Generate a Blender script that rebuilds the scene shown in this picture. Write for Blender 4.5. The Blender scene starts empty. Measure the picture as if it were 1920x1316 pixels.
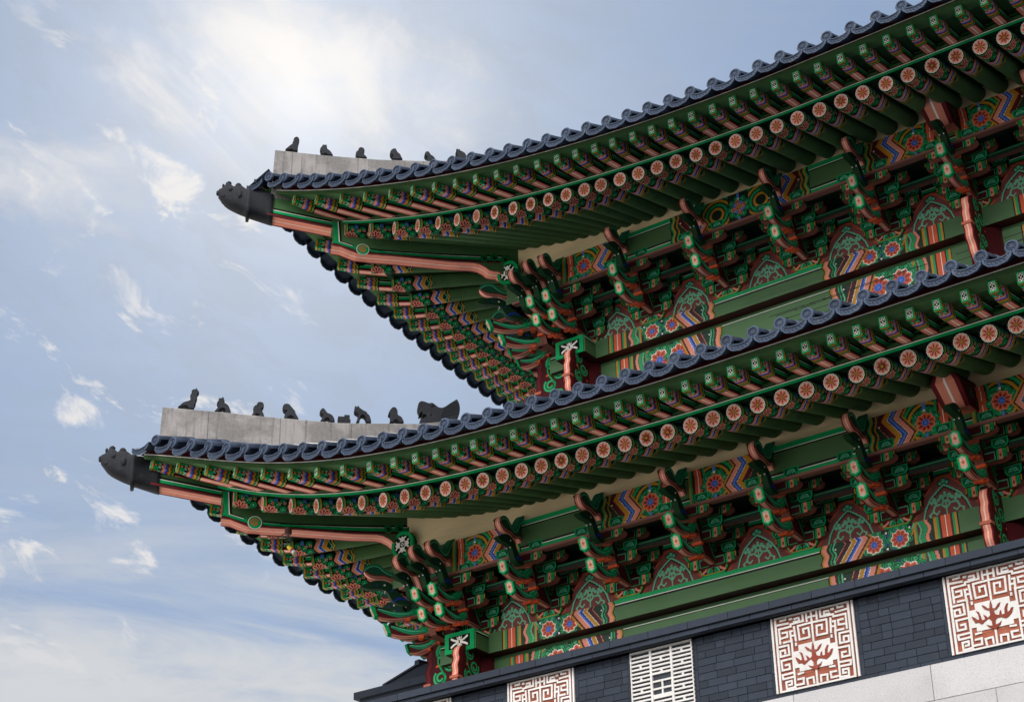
import bpy, math, random
import numpy as np
from math import sin, cos, pi, sqrt, radians, atan2
from mathutils import Vector, Matrix
from mathutils.geometry import tessellate_polygon

random.seed(7)
SC = bpy.context.scene
COL = SC.collection

# ------------------------------------------------------------------ camera
cam_d = bpy.data.cameras.new("camera")
cam = bpy.data.objects.new("camera", cam_d)
COL.objects.link(cam)
SC.camera = cam
cam_d.sensor_width = 36.0
cam_d.lens = 36.0 * 3542.96 / 1920.0
cam_d.clip_start = 0.2
cam_d.clip_end = 3000.0
CY, CP, CR = 0.608939, 0.491303, -0.0201175
_f = Vector((-sin(CY) * cos(CP), cos(CY) * cos(CP), sin(CP)))
_r0 = Vector((cos(CY), sin(CY), 0))
_u0 = _r0.cross(_f)
_r = cos(CR) * _r0 + sin(CR) * _u0
_u = -sin(CR) * _r0 + cos(CR) * _u0
_m = Matrix((_r, _u, -_f)).transposed().to_4x4()
_m.translation = Vector((17.3062, -23.5497, -10.3155))
cam.matrix_world = _m

# ------------------------------------------------------------------ sun, sky, exposure
SUN_EL, SUN_AZ = radians(35.7), radians(42.6)          # azimuth counted from +Y towards -X
SUN_DIR = Vector((-sin(SUN_AZ) * cos(SUN_EL), cos(SUN_AZ) * cos(SUN_EL), sin(SUN_EL)))
sun_d = bpy.data.lights.new("sun", 'SUN')
sun_d.energy = 3.2
sun_d.angle = radians(2.5)
sun_d.color = (1.0, 0.95, 0.88)
sun = bpy.data.objects.new("sun", sun_d)
COL.objects.link(sun)
sun.rotation_euler = SUN_DIR.to_track_quat('Z', 'Y').to_euler()

SC.view_settings.view_transform = 'Standard'
SC.view_settings.look = 'None'
SC.view_settings.exposure = 0.8
SC.view_settings.gamma = 1.0

world = bpy.data.worlds.new("World")
SC.world = world
world.use_nodes = True


def joined(name, me, mats, parent, mat):
    """the rest of a long row, out of the photograph, as one mesh"""
    n = len(me.vertices)
    co = np.empty(n * 3, np.float32)
    me.vertices.foreach_get('co', co)
    co = co.reshape(-1, 3)
    polys = [tuple(p.vertices) for p in me.polygons]
    src = np.empty(len(me.loops) * 4, np.float32)
    me.color_attributes['Col'].data.foreach_get('color', src)
    vs, fs = [], []
    for k, M in enumerate(mats):
        A = np.array(M)
        vs.append(co @ A[:3, :3].T + A[:3, 3])
        fs += [tuple(i + k * n for i in p) for p in polys]
    m2 = bpy.data.meshes.new(name)
    m2.from_pydata(np.concatenate(vs).tolist(), [], fs)
    ca = m2.color_attributes.new('Col', 'FLOAT_COLOR', 'CORNER')
    ca.data.foreach_set('color', np.tile(src, len(mats)))
    o = link(name, m2, parent, Matrix.Identity(4), mat, kind='stuff')
    return o


class NT:
    """small helper for node trees"""
    def __init__(s, tree):
        s.t = tree
        tree.nodes.clear()

    def n(s, kind, **kw):
        nd = s.t.nodes.new(kind)
        for k, v in kw.items():
            if k.startswith('i_'):
                key = k[2:]
                key = int(key) if key.isdigit() else key.replace('_', ' ')
                s.put(nd.inputs[key], v)
            else:
                setattr(nd, k, v)
        return nd

    def put(s, inp, v):
        if hasattr(v, 'is_output') or isinstance(v, bpy.types.NodeSocket):
            s.t.links.new(v, inp)
        else:
            inp.default_value = v

    def math(s, op, a, b=0.0, c=None, clamp=False):
        nd = s.t.nodes.new('ShaderNodeMath')
        nd.operation = op
        nd.use_clamp = clamp
        s.put(nd.inputs[0], a)
        s.put(nd.inputs[1], b)
        if c is not None:
            s.put(nd.inputs[2], c)
        return nd.outputs[0]

    def smooth(s, x, a, b):
        nd = s.t.nodes.new('ShaderNodeMapRange')
        nd.interpolation_type = 'SMOOTHSTEP'
        s.put(nd.inputs[0], x)
        nd.inputs[1].default_value = a
        nd.inputs[2].default_value = b
        return nd.outputs[0]

    def mix(s, f, a, b, mode='MIX'):
        nd = s.t.nodes.new('ShaderNodeMix')
        nd.data_type = 'RGBA'
        nd.blend_type = mode
        s.put(nd.inputs['Factor'], f)
        s.put(nd.inputs[6], a)
        s.put(nd.inputs[7], b)
        return nd.outputs[2]

    def noise(s, vec, scale, detail=4, rough=0.55, dist=0.0):
        nd = s.t.nodes.new('ShaderNodeTexNoise')
        s.put(nd.inputs['Vector'], vec)
        nd.inputs['Scale'].default_value = scale
        nd.inputs['Detail'].default_value = detail
        nd.inputs['Roughness'].default_value = rough
        nd.inputs['Distortion'].default_value = dist
        return nd.outputs[0]

    def comb(s, x, y, z=0.0):
        nd = s.t.nodes.new('ShaderNodeCombineXYZ')
        for i, v in enumerate((x, y, z)):
            s.put(nd.inputs[i], v)
        return nd.outputs[0]


def build_world():
    N = NT(world.node_tree)
    tc = N.n('ShaderNodeTexCoord')
    sep = N.n('ShaderNodeSeparateXYZ', i_0=tc.outputs['Generated'])
    x, y, z = sep.outputs
    el = N.math('MULTIPLY', N.math('ARCSINE', z), 180 / pi)
    az = N.math('MULTIPLY', N.math('ARCTAN2', N.math('MULTIPLY', x, -1.0), y), 180 / pi)
    dot = N.n('ShaderNodeVectorMath', operation='DOT_PRODUCT', i_0=tc.outputs['Generated'], i_1=SUN_DIR)
    ang = N.math('MULTIPLY', N.math('ARCCOSINE', N.math('MINIMUM', dot.outputs['Value'], 0.999999)), 180 / pi)
    sky = N.n('ShaderNodeTexSky', sky_type='NISHITA', sun_disc=False)
    sky.sun_elevation = SUN_EL
    sky.sun_rotation = -SUN_AZ
    sky.altitude = 50
    sky.air_density = 1.0
    sky.dust_density = 0.6
    sky.ozone_density = 1.0
    skyc = N.mix(1.0, sky.outputs[0], (0.20, 0.245, 0.30, 1), 'MULTIPLY')
    skyc = N.mix(0.65, skyc, (1.32, 2.2, 3.8, 1))
    # aureole of thin haze round the sun
    ex = lambda v: N.math('POWER', 2.718, N.math('MULTIPLY', v, -1.0))
    au = ex(N.math('POWER', N.math('DIVIDE', ang, 4.6), 1.1))
    au2 = ex(N.math('DIVIDE', ang, 15.0))
    # streaky cirrus sheet, on axes tilted against the horizon
    a2 = N.math('ADD', N.math('MULTIPLY', az, 0.93), N.math('MULTIPLY', el, 0.36))
    e2 = N.math('ADD', N.math('MULTIPLY', el, 0.93), N.math('MULTIPLY', az, -0.36))
    vS = N.comb(N.math('MULTIPLY', a2, 0.06), N.math('MULTIPLY', e2, 0.11), 2.2)
    n1 = N.noise(vS, 1.6, 10, 0.6, 0.9)
    n1b = N.noise(vS, 5.0, 9, 0.64, 0.6)
    gx = N.math('DIVIDE', N.math('SUBTRACT', az, 42.5), 8.5)
    gy = N.math('DIVIDE', N.math('SUBTRACT', N.math('SUBTRACT', el, N.math('MULTIPLY', az, 0.12)), 31.6), 3.6)
    gauss = ex(N.math('ADD', N.math('MULTIPLY', gx, gx), N.math('MULTIPLY', gy, gy)))
    fx = N.math('DIVIDE', N.math('SUBTRACT', az, 51.0), 5.0)
    fy = N.math('DIVIDE', N.math('SUBTRACT', el, 33.0), 2.2)
    gauss2 = ex(N.math('ADD', N.math('MULTIPLY', fx, fx), N.math('MULTIPLY', fy, fy)))
    gz = N.math('MAXIMUM', gauss, N.math('MULTIPLY', gauss2, 0.55))
    m1 = N.math('ADD', N.math('MULTIPLY', gz, 0.36), N.math('ADD', N.math('MULTIPLY', n1, 0.72), N.math('MULTIPLY', n1b, 0.28)))
    c1 = N.smooth(m1, 0.64, 0.92)
    # small torn puffs below the sheet
    vP = N.comb(N.math('MULTIPLY', a2, 0.30), N.math('MULTIPLY', e2, 0.62), 5.1)
    n2 = N.noise(vP, 1.0, 9, 0.62, 0.5)
    n2m = N.noise(N.comb(N.math('MULTIPLY', az, 0.11), N.math('MULTIPLY', el, 0.16), 8.0), 1.0, 3, 0.5)
    bandP = N.math('MULTIPLY', N.smooth(el, 17.0, 21.0), N.math('SUBTRACT', 1.0, N.smooth(el, 34.0, 39.0)))
    bandP = N.math('MULTIPLY', bandP, N.smooth(az, 39.0, 45.0))
    c2 = N.math('MULTIPLY', N.math('MULTIPLY', N.smooth(n2, 0.56, 0.67), bandP), N.smooth(n2m, 0.30, 0.46))
    # low layer of long soft streaks
    vL = N.comb(N.math('MULTIPLY', N.math('ADD', az, N.math('MULTIPLY', el, 0.9)), 0.05), N.math('MULTIPLY', N.math('ADD', el, N.math('MULTIPLY', az, -0.07)), 0.24), 1.3)
    n3 = N.noise(vL, 1.35, 10, 0.62, 1.0)
    low = N.math('SUBTRACT', 1.0, N.smooth(el, 18.0, 25.0))
    lowb = N.math('SUBTRACT', 1.0, N.smooth(el, 14.0, 22.0))
    c3 = N.math('MULTIPLY', N.smooth(N.math('ADD', n3, N.math('MULTIPLY', lowb, 0.25)), 0.37, 0.70), N.math('ADD', N.math('MULTIPLY', low, 0.86), 0.08))
    # bright broken cloud added behind the viewer, out of view, to light the facade
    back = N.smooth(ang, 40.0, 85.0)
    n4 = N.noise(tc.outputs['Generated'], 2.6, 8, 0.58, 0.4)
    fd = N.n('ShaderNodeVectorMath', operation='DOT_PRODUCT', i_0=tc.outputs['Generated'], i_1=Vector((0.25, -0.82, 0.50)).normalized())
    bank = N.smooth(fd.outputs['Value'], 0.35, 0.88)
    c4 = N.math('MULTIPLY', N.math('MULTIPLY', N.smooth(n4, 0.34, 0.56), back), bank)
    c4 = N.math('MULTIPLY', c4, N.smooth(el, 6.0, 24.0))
    # brightness of the cloud falls away from the sun
    veil = N.mix(N.math('MULTIPLY', au2, 0.6), skyc, (3.7, 3.9, 4.2, 1))
    veil = N.mix(N.math('MULTIPLY', N.smooth(n1b, 0.40, 0.62), N.math('MULTIPLY', au2, 0.5)), veil, (2.1, 2.4, 2.85, 1))
    base = N.mix(1.0, veil, N.mix(au, (0, 0, 0, 1), (2.2, 2.0, 1.7, 1)), 'ADD')
    litc = N.mix(au2, (3.3, 3.4, 3.6, 1), (6.2, 5.95, 5.7, 1))
    out = N.mix(N.math('MULTIPLY', c3, 0.95), base, (3.95, 4.0, 4.05, 1))
    out = N.mix(N.math('MULTIPLY', c1, 0.9), out, litc)
    out = N.mix(N.math('MULTIPLY', c2, 0.85), out, N.mix(0.5, litc, (5.2, 5.0, 4.8, 1)))
    out = N.mix(N.math('MULTIPLY', c4, 0.92), out, (FILL_CLOUD, FILL_CLOUD * 0.985, FILL_CLOUD * 0.96, 1))
    bg = N.n('ShaderNodeBackground', i_Color=out, i_Strength=0.1)
    o = N.n('ShaderNodeOutputWorld')
    N.t.links.new(bg.outputs[0], o.inputs['Surface'])


FILL_CLOUD = 47.0
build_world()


# ------------------------------------------------------------------ colours
def hexc(h):
    r = [int(h[i:i + 2], 16) / 255 for i in (0, 2, 4)]
    return tuple(c / 12.92 if c <= 0.04045 else ((c + 0.055) / 1.055) ** 2.4 for c in r)


PAL = {k: hexc(v) for k, v in dict(
    olive='48683f', green='496d43', dark='15301f', jade='079c59', mint='58b98c', black='0b0c0d', white='f1ede2',
    salmon='e28c74', orange='d65a33', red='8c3a32', maroon='471318', wine='641c22', brown='7a4643', ochre='bd8720',
    blue='517ace', navy='23379a', cream='ecd2a6', deep='0e2117', slate='3a4456', brick='29303c', granite='b4b1b2',
    terra='8e4f3c', bone='b5bba4', sage='70bd98', rust='b5532f', lime='d9d5d1', plaster='a09a95', roof='303a4b').items()}
PK = list(PAL)
PI_ = {k: i for i, k in enumerate(PK)}


# ------------------------------------------------------------------ materials
def new_mat(name):
    m = bpy.data.materials.new(name)
    m.use_nodes = True
    N = NT(m.node_tree)
    b = N.n('ShaderNodeBsdfPrincipled')
    o = N.n('ShaderNodeOutputMaterial')
    N.t.links.new(b.outputs[0], o.inputs[0])
    return m, N, b


def attr_mat(name, rough, var, scale, bump, bscale, stretch=(1, 1, 1), spec=0.4, dirt=None):
    m, N, b = new_mat(name)
    at = N.n('ShaderNodeAttribute', attribute_name='Col')
    tc = N.n('ShaderNodeTexCoord')
    oi = N.n('ShaderNodeObjectInfo')
    mp = N.n('ShaderNodeMapping', i_Vector=tc.outputs['Object'])
    mp.inputs['Scale'].default_value = stretch
    off = N.n('ShaderNodeVectorMath', operation='SCALE', i_0=(13.0, 7.0, 5.0))
    N.put(off.inputs['Scale'], oi.outputs['Random'])
    N.put(mp.inputs['Location'], off.outputs[0])
    n1 = N.noise(mp.outputs[0], scale, 6, 0.6)
    n2 = N.noise(mp.outputs[0], scale * 9, 4, 0.6)
    f = N.math('ADD', N.math('MULTIPLY', N.math('SUBTRACT', n1, 0.5), var * 2), N.math('MULTIPLY', N.math('SUBTRACT', n2, 0.5), var))
    f = N.math('ADD', f, 1.0)
    rnd = N.math('ADD', 0.86, N.math('MULTIPLY', oi.outputs['Random'], 0.24))
    f = N.math('MULTIPLY', f, rnd)
    sc = N.n('ShaderNodeVectorMath', operation='SCALE', i_0=at.outputs['Color'])
    N.put(sc.inputs['Scale'], f)
    c = sc.outputs[0]
    if dirt:
        n3 = N.noise(mp.outputs[0], dirt[1], 7, 0.65)
        c = N.mix(N.math('MULTIPLY', N.smooth(n3, dirt[2], dirt[3]), dirt[4]), c, dirt[0])
    N.put(b.inputs['Base Color'], c)
    b.inputs['Roughness'].default_value = rough
    b.inputs['Specular IOR Level'].default_value = spec
    bp = N.n('ShaderNodeBump')
    bp.inputs['Strength'].default_value = bump
    bp.inputs['Distance'].default_value = 0.01
    N.put(bp.inputs['Height'], N.noise(mp.outputs[0], bscale, 5, 0.6))
    N.put(b.inputs['Normal'], bp.outputs[0])
    return m


M_PAINT = attr_mat('painted_wood', 0.65, 0.22, 3.0, 0.4, 60, (1, 1, 1), 0.12, ((0.022, 0.02, 0.015, 1), 2.6, 0.52, 0.8, 0.5))
M_WOOD_X = attr_mat('painted_beam', 0.5, 0.22, 3.2, 0.35, 40, (.12, 1, 1), 0.35, ((0.02, 0.025, 0.018, 1), 2.4, 0.55, 0.75, 0.45))
M_WOOD_Y = attr_mat('painted_beam_flank', 0.5, 0.22, 3.2, 0.35, 40, (1, .12, 1), 0.35, ((0.02, 0.025, 0.018, 1), 2.4, 0.55, 0.75, 0.45))
M_TILE = attr_mat('fired_clay_tile', 0.68, 0.3, 4.0, 0.5, 55, (1, 1, 1), 0.22, ((0.16, 0.165, 0.17, 1), 5.0, 0.55, 0.78, 0.4))
M_BRICK = attr_mat('grey_brick', 0.75, 0.25, 5.0, 0.5, 90, (1, 1, 1), 0.3, ((0.12, 0.12, 0.125, 1), 3.0, 0.6, 0.8, 0.3))
M_LIME = attr_mat('lime_relief', 0.8, 0.12, 4.0, 0.5, 70, (1, 1, 1), 0.2, ((0.34, 0.24, 0.18, 1), 5.0, 0.52, 0.8, 0.5))
M_CLAY = attr_mat('dark_clay_sculpture', 0.75, 0.35, 6.0, 0.8, 30, (1, 1, 1), 0.2, ((0.05, 0.05, 0.052, 1), 8.0, 0.55, 0.75, 0.4))


def plaster_mat():
    m, N, b = new_mat('weathered_lime_plaster')
    tc = N.n('ShaderNodeTexCoord')
    sp = N.n('ShaderNodeSeparateXYZ', i_0=tc.outputs['Object'])
    d = N.math('MULTIPLY', N.math('ADD', sp.outputs[0], sp.outputs[1]), 0.7071)       # along the ridge
    run = N.noise(N.comb(N.math('MULTIPLY', d, 9.0), N.math('MULTIPLY', sp.outputs[2], 0.55)), 1.0, 6, 0.7)
    run2 = N.noise(N.comb(N.math('MULTIPLY', d, 38.0), N.math('MULTIPLY', sp.outputs[2], 1.6), 4.0), 1.0, 4, 0.6)
    bl = N.noise(tc.outputs['Object'], 1.5, 7, 0.62, 0.3)
    fi = N.noise(tc.outputs['Object'], 20, 6, 0.65)
    c = N.mix(N.smooth(bl, 0.40, 0.60), (0.255, 0.238, 0.23, 1), (0.15, 0.14, 0.136, 1))
    c = N.mix(N.math('MULTIPLY', N.smooth(run, 0.50, 0.70), 0.75), c, (0.062, 0.058, 0.056, 1))
    c = N.mix(N.math('MULTIPLY', N.smooth(run2, 0.50, 0.75), 0.4), c, (0.09, 0.084, 0.08, 1))
    c = N.mix(N.math('MULTIPLY', N.smooth(fi, 0.35, 0.75), 0.35), c, (0.25, 0.235, 0.225, 1))
    seam = N.math('LESS_THAN', N.math('ABSOLUTE', N.math('SUBTRACT', N.math('FRACT', N.math('ADD', N.math('MULTIPLY', d, 0.83), 0.2)), 0.5)), 0.006)
    c = N.mix(N.math('MULTIPLY', seam, 0.6), c, (0.05, 0.047, 0.045, 1))
    N.put(b.inputs['Base Color'], c)
    b.inputs['Roughness'].default_value = 0.88
    b.inputs['Specular IOR Level'].default_value = 0.2
    bp = N.n('ShaderNodeBump')
    bp.inputs['Strength'].default_value = 0.6
    bp.inputs['Distance'].default_value = 0.015
    N.put(bp.inputs['Height'], N.math('ADD', fi, run))
    N.put(b.inputs['Normal'], bp.outputs[0])
    return m


def granite_mat(name, base, speck):
    m, N, b = new_mat(name)
    at = N.n('ShaderNodeAttribute', attribute_name='Col')
    tc = N.n('ShaderNodeTexCoord')
    s1 = N.noise(tc.outputs['Object'], 75, 3, 0.7)
    s2 = N.noise(tc.outputs['Object'], 140, 2, 0.7)
    bl = N.noise(tc.outputs['Object'], 0.8, 6, 0.6)
    c = N.mix(N.math('MULTIPLY', N.smooth(s1, 0.50, 0.68), 0.7), at.outputs['Color'], speck)
    c = N.mix(N.smooth(s2, 0.56, 0.66), c, (0.55, 0.53, 0.52, 1))
    c = N.mix(N.math('MULTIPLY', N.smooth(bl, 0.5, 0.75), 0.25), c, (0.22, 0.21, 0.20, 1))
    N.put(b.inputs['Base Color'], c)
    b.inputs['Roughness'].default_value = 0.7
    bp = N.n('ShaderNodeBump')
    bp.inputs['Strength'].default_value = 0.3
    bp.inputs['Distance'].default_value = 0.006
    N.put(bp.inputs['Height'], s1)
    N.put(b.inputs['Normal'], bp.outputs[0])
    return m


M_PLASTER = plaster_mat()
M_GRAN = granite_mat('granite_blocks', None, (0.20, 0.19, 0.19, 1))


def ground_mat():
    m, N, b = new_mat('plaza_paving')
    tc = N.n('ShaderNodeTexCoord')
    br = N.n('ShaderNodeTexBrick', i_Vector=tc.outputs['Object'])
    br.inputs['Scale'].default_value = 1.0
    br.inputs['Brick Width'].default_value = 0.9
    br.inputs['Row Height'].default_value = 0.6
    br.inputs['Mortar Size'].default_value = 0.008
    br.inputs['Color1'].default_value = (0.50, 0.48, 0.44, 1)
    br.inputs['Color2'].default_value = (0.43, 0.41, 0.38, 1)
    br.inputs['Mortar'].default_value = (0.18, 0.17, 0.16, 1)
    n = N.noise(tc.outputs['Object'], 0.3, 6, 0.6)
    c = N.mix(N.math('MULTIPLY', n, 0.3), br.outputs[0], (0.27, 0.26, 0.24, 1))
    N.put(b.inputs['Base Color'], c)
    b.inputs['Roughness'].default_value = 0.85
    return m


M_GROUND = ground_mat()


def road_mat():
    m, N, b = new_mat('asphalt')
    tc = N.n('ShaderNodeTexCoord')
    n = N.noise(tc.outputs['Object'], 30, 4, 0.7)
    n2 = N.noise(tc.outputs['Object'], 0.4, 5, 0.6)
    c = N.mix(n, (0.032, 0.032, 0.034, 1), (0.06, 0.06, 0.059, 1))
    c = N.mix(N.math('MULTIPLY', n2, 0.5), c, (0.045, 0.045, 0.046, 1))
    N.put(b.inputs['Base Color'], c)
    b.inputs['Roughness'].default_value = 0.9
    return m


M_ROAD = road_mat()


# ------------------------------------------------------------------ mesh builder
class MB:
    def __init__(s):
        s.v, s.f, s.c, s.s = [], [], [], []

    def face(s, pts, col, smooth=False):
        i = len(s.v)
        s.v.extend(pts)
        s.f.append(tuple(range(i, i + len(pts))))
        s.c.append(PAL[col] if isinstance(col, str) else col)
        s.s.append(smooth)

    def box(s, x0, x1, y0, y1, z0, z1, col, T=None, skip='', **over):
        p = [(x, y, z) for z in (z0, z1) for y in (y0, y1) for x in (x0, x1)]
        if T:
            p = [T(q) for q in p]
        F = dict(bottom=(0, 2, 3, 1), top=(4, 5, 7, 6), front=(0, 1, 5, 4), back=(2, 6, 7, 3), left=(0, 4, 6, 2), right=(1, 3, 7, 5))
        for k, idx in F.items():
            if k in skip:
                continue
            s.face([p[i] for i in idx], over.get(k, col))

    def prism(s, poly, a, b, place, side, edge=None, capa=True, capb=True):
        """poly: list of 2D points, place(u, w, t) -> 3D; edge(i) -> colour or list of (fraction, colour) across the thickness"""
        n = len(poly)
        A = [place(u, w, a) for u, w in poly]
        B = [place(u, w, b) for u, w in poly]
        if capa:
            s.face(A, side)
        if capb:
            s.face(B[::-1], side)
        for i in range(n):
            j = (i + 1) % n
            e = edge(i) if edge else side
            if isinstance(e, list):
                t0 = 0.0
                for fr, c in e:
                    t1 = t0 + fr
                    L = lambda P, Q, t: tuple(P[k] + (Q[k] - P[k]) * t for k in range(3))
                    s.face([L(A[i], B[i], t0), L(A[i], B[i], t1), L(A[j], B[j], t1), L(A[j], B[j], t0)], c)
                    t0 = t1
            else:
                s.face([A[i], B[i], B[j], A[j]], e)

    def ribbon(s, pts, w, col, place, taper=None):
        """flat painted stripe along 2D polyline"""
        n = len(pts)
        L, R = [], []
        for i in range(n):
            p0 = pts[max(i - 1, 0)]
            p1 = pts[min(i + 1, n - 1)]
            dx, dy = p1[0] - p0[0], p1[1] - p0[1]
            d = sqrt(dx * dx + dy * dy) or 1
            ww = w * (taper(i / (n - 1)) if taper else 1) / 2
            L.append((pts[i][0] - dy / d * ww, pts[i][1] + dx / d * ww))
            R.append((pts[i][0] + dy / d * ww, pts[i][1] - dx / d * ww))
        for i in range(n - 1):
            s.face([place(*R[i]), place(*R[i + 1]), place(*L[i + 1]), place(*L[i])], col)

    def loft(s, rings, col, closed=True, caps=True, smooth=True):
        for a, b in zip(rings[:-1], rings[1:]):
            n = len(a)
            for i in range(n if closed else n - 1):
                j = (i + 1) % n
                s.face([a[i], a[j], b[j], b[i]], col, smooth)
        if caps:
            s.face(rings[0][::-1], col)
            s.face(rings[-1], col)

    def mesh(s, name, weld=False):
        me = bpy.data.meshes.new(name)
        me.from_pydata([tuple(p) for p in s.v], [], s.f)
        ca = me.color_attributes.new('Col', 'FLOAT_COLOR', 'CORNER')
        arr = np.empty((len(me.loops), 4), np.float32)
        arr[:, 3] = 1
        cnt = [len(f) for f in s.f]
        arr[:, :3] = np.repeat(np.array([c[:3] for c in s.c], np.float32).reshape(-1, 3), cnt, axis=0)
        ca.data.foreach_set('color', arr.ravel())
        if any(s.s):
            me.polygons.foreach_set('use_smooth', s.s)
            import bmesh
            bm = bmesh.new()
            bm.from_mesh(me)
            bmesh.ops.remove_doubles(bm, verts=bm.verts, dist=0.0004)
            bm.to_mesh(me)
            bm.free()
        me.update()
        return me


WM = {}


def link(name, me, parent=None, M=None, mat=None, label=None, cat=None, group=None, kind=None):
    o = bpy.data.objects.new(name, me)
    COL.objects.link(o)
    M = M or Matrix.Identity(4)
    if parent is not None:
        o.parent = parent
        o.matrix_basis = WM[parent.name].inverted() @ M
    else:
        o.matrix_basis = M
    WM[o.name] = M
    if me is not None and mat is not None and not me.materials:
        me.materials.append(mat)
    for k, v in (('label', label), ('category', cat), ('group', group), ('kind', kind)):
        if v:
            o[k] = v
    return o


def copy_to(src, parent, M):
    """copy one object under a new parent at world matrix M"""
    o = src.copy()
    COL.objects.link(o)
    o.parent = parent
    o.matrix_basis = (WM[parent.name].inverted() @ M) if parent else M
    WM[o.name] = M
    return o


def TR(x, y, z):
    return Matrix.Translation((x, y, z))


# ------------------------------------------------------------------ painter's canvas
class Cv:
    def __init__(s, w, h, res, bg):
        s.nx, s.ny = max(1, round(w / res)), max(1, round(h / res))
        s.w, s.h = w, h
        s.a = np.full((s.ny, s.nx), PI_[bg], np.uint8)
        s.X, s.Y = np.meshgrid((np.arange(s.nx) + .5) * w / s.nx, (np.arange(s.ny) + .5) * h / s.ny)

    def put(s, mask, c):
        s.a[mask] = PI_[c]

    def rect(s, x0, x1, y0, y1, c):
        s.put((s.X >= x0) & (s.X < x1) & (s.Y >= y0) & (s.Y < y1), c)

    def poly(s, pts, c):
        m = np.zeros(s.X.shape, bool)
        n = len(pts)
        for i in range(n):
            (x0, y0), (x1, y1) = pts[i], pts[(i + 1) % n]
            if y0 == y1:
                continue
            cond = ((y0 > s.Y) != (y1 > s.Y)) & (s.X < (x1 - x0) * (s.Y - y0) / (y1 - y0) + x0)
            m ^= cond
        s.put(m, c)

    def circ(s, cx, cy, r, c, ey=1.0):
        s.put((s.X - cx) ** 2 + ((s.Y - cy) / ey) ** 2 < r * r, c)

    def ring(s, cx, cy, r0, r1, c):
        d = (s.X - cx) ** 2 + (s.Y - cy) ** 2
        s.put((d >= r0 * r0) & (d < r1 * r1), c)

    def stroke(s, pts, w, c):
        for (x0, y0), (x1, y1) in zip(pts[:-1], pts[1:]):
            dx, dy = x1 - x0, y1 - y0
            L = dx * dx + dy * dy or 1e-9
            t = np.clip(((s.X - x0) * dx + (s.Y - y0) * dy) / L, 0, 1)
            s.put((s.X - x0 - t * dx) ** 2 + (s.Y - y0 - t * dy) ** 2 < w * w / 4, c)

    def spiral(s, cx, cy, r, turns, w, c, a0=0.0, sgn=1):
        n = int(16 * turns) + 2
        s.stroke([(cx + r * (1 - .85 * i / n) * cos(a0 + sgn * 2 * pi * turns * i / n), cy + r * (1 - .85 * i / n) * sin(a0 + sgn * 2 * pi * turns * i / n)) for i in range(n + 1)], w, c)

    def band(s, f0, f1, c, along='x'):
        """between two boundary functions of the other axis"""
        A, B = (s.X, s.Y) if along == 'x' else (s.Y, s.X)
        s.put((A >= f0(B)) & (A < f1(B)), c)

    def petals(s, cx, cy, r0, r1, n, w, c, a0=0.0, sub=None, span=2 * pi):
        for k in range(n):
            a = a0 + span * k / n
            P = lambda r, q: (cx + r * cos(a) - q * sin(a), cy + r * sin(a) + q * cos(a))
            m = (r0 + r1) / 2
            s.poly([P(r0, -w * .25), P(m, -w / 2), P(r0 + (r1 - r0) * .8, -w * .42), P(r1, 0), P(r0 + (r1 - r0) * .8, w * .42), P(m, w / 2), P(r0, w * .25)], c)

    def lay(s, mb, place, maxrun=10 ** 6, maxcol=10 ** 6):
        """merge equal cells into rectangles and put them on a surface: place(x, y)"""
        a, sx, sy = s.a, s.w / s.nx, s.h / s.ny
        opn = {}

        def flush(key, y0, y1):
            x0, x1, c = key
            mb.face([place(x0 * sx, y0 * sy), place(x1 * sx, y0 * sy), place(x1 * sx, y1 * sy), place(x0 * sx, y1 * sy)], PK[c])
        for j in range(s.ny):
            row = a[j]
            ch = np.flatnonzero(np.diff(row)) + 1
            st = np.concatenate(([0], ch, [s.nx]))
            cur = {}
            for x0, x1 in zip(st[:-1], st[1:]):
                c = int(row[x0])
                x = int(x0)
                while x < x1:
                    e = min(int(x1), (x // maxrun + 1) * maxrun)
                    cur[(x, e, c)] = 1
                    x = e
            new = {}
            for k in cur:
                if k in opn and j - opn[k] < maxcol:
                    new[k] = opn.pop(k)
                else:
                    new[k] = j
            for k, y0 in opn.items():
                if k in new and new[k] != j:
                    continue
                flush(k, y0, j)
            opn = new
        for k, y0 in opn.items():
            flush(k, y0, s.ny)


def wav(amp, per, ph=0.0):
    return lambda q: amp * np.sin(2 * pi * q / per + ph)


def tri(amp, per, ph=0.0):
    return lambda q: amp * (2 * np.abs(((q / per + ph) % 1.0) * 2 - 1) - 1)


def lotus(cv, cx, cy, r, cols=('white', 'orange', 'red', 'blue', 'navy'), a0=0.0, n=9):
    cv.circ(cx, cy, r * .82, 'blue')
    cv.petals(cx, cy, r * .2, r * 1.06, n, r * .66, cols[0], a0)
    cv.petals(cx, cy, r * .22, r * .98, n, r * .52, cols[1], a0)
    cv.petals(cx, cy, r * .35, r * .8, n, r * .2, cols[2], a0)
    cv.circ(cx, cy, r * .36, cols[3])
    cv.ring(cx, cy, r * .18, r * .26, cols[4])


def curls(cv, cx, cy, R, n, r, a0=0.0, span=2 * pi):
    for k in range(n):
        a = a0 + span * (k + .5) / n
        x, y = cx + R * cos(a), cy + R * sin(a)
        cv.circ(x, y, r * 1.12, 'black')
        cv.circ(x, y, r, 'jade')
        cv.ring(x, y, r * .52, r * .74, 'dark')
        cv.circ(x, y, r * .3, 'mint')
        cv.circ(x, y, r * .15, 'dark')


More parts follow.
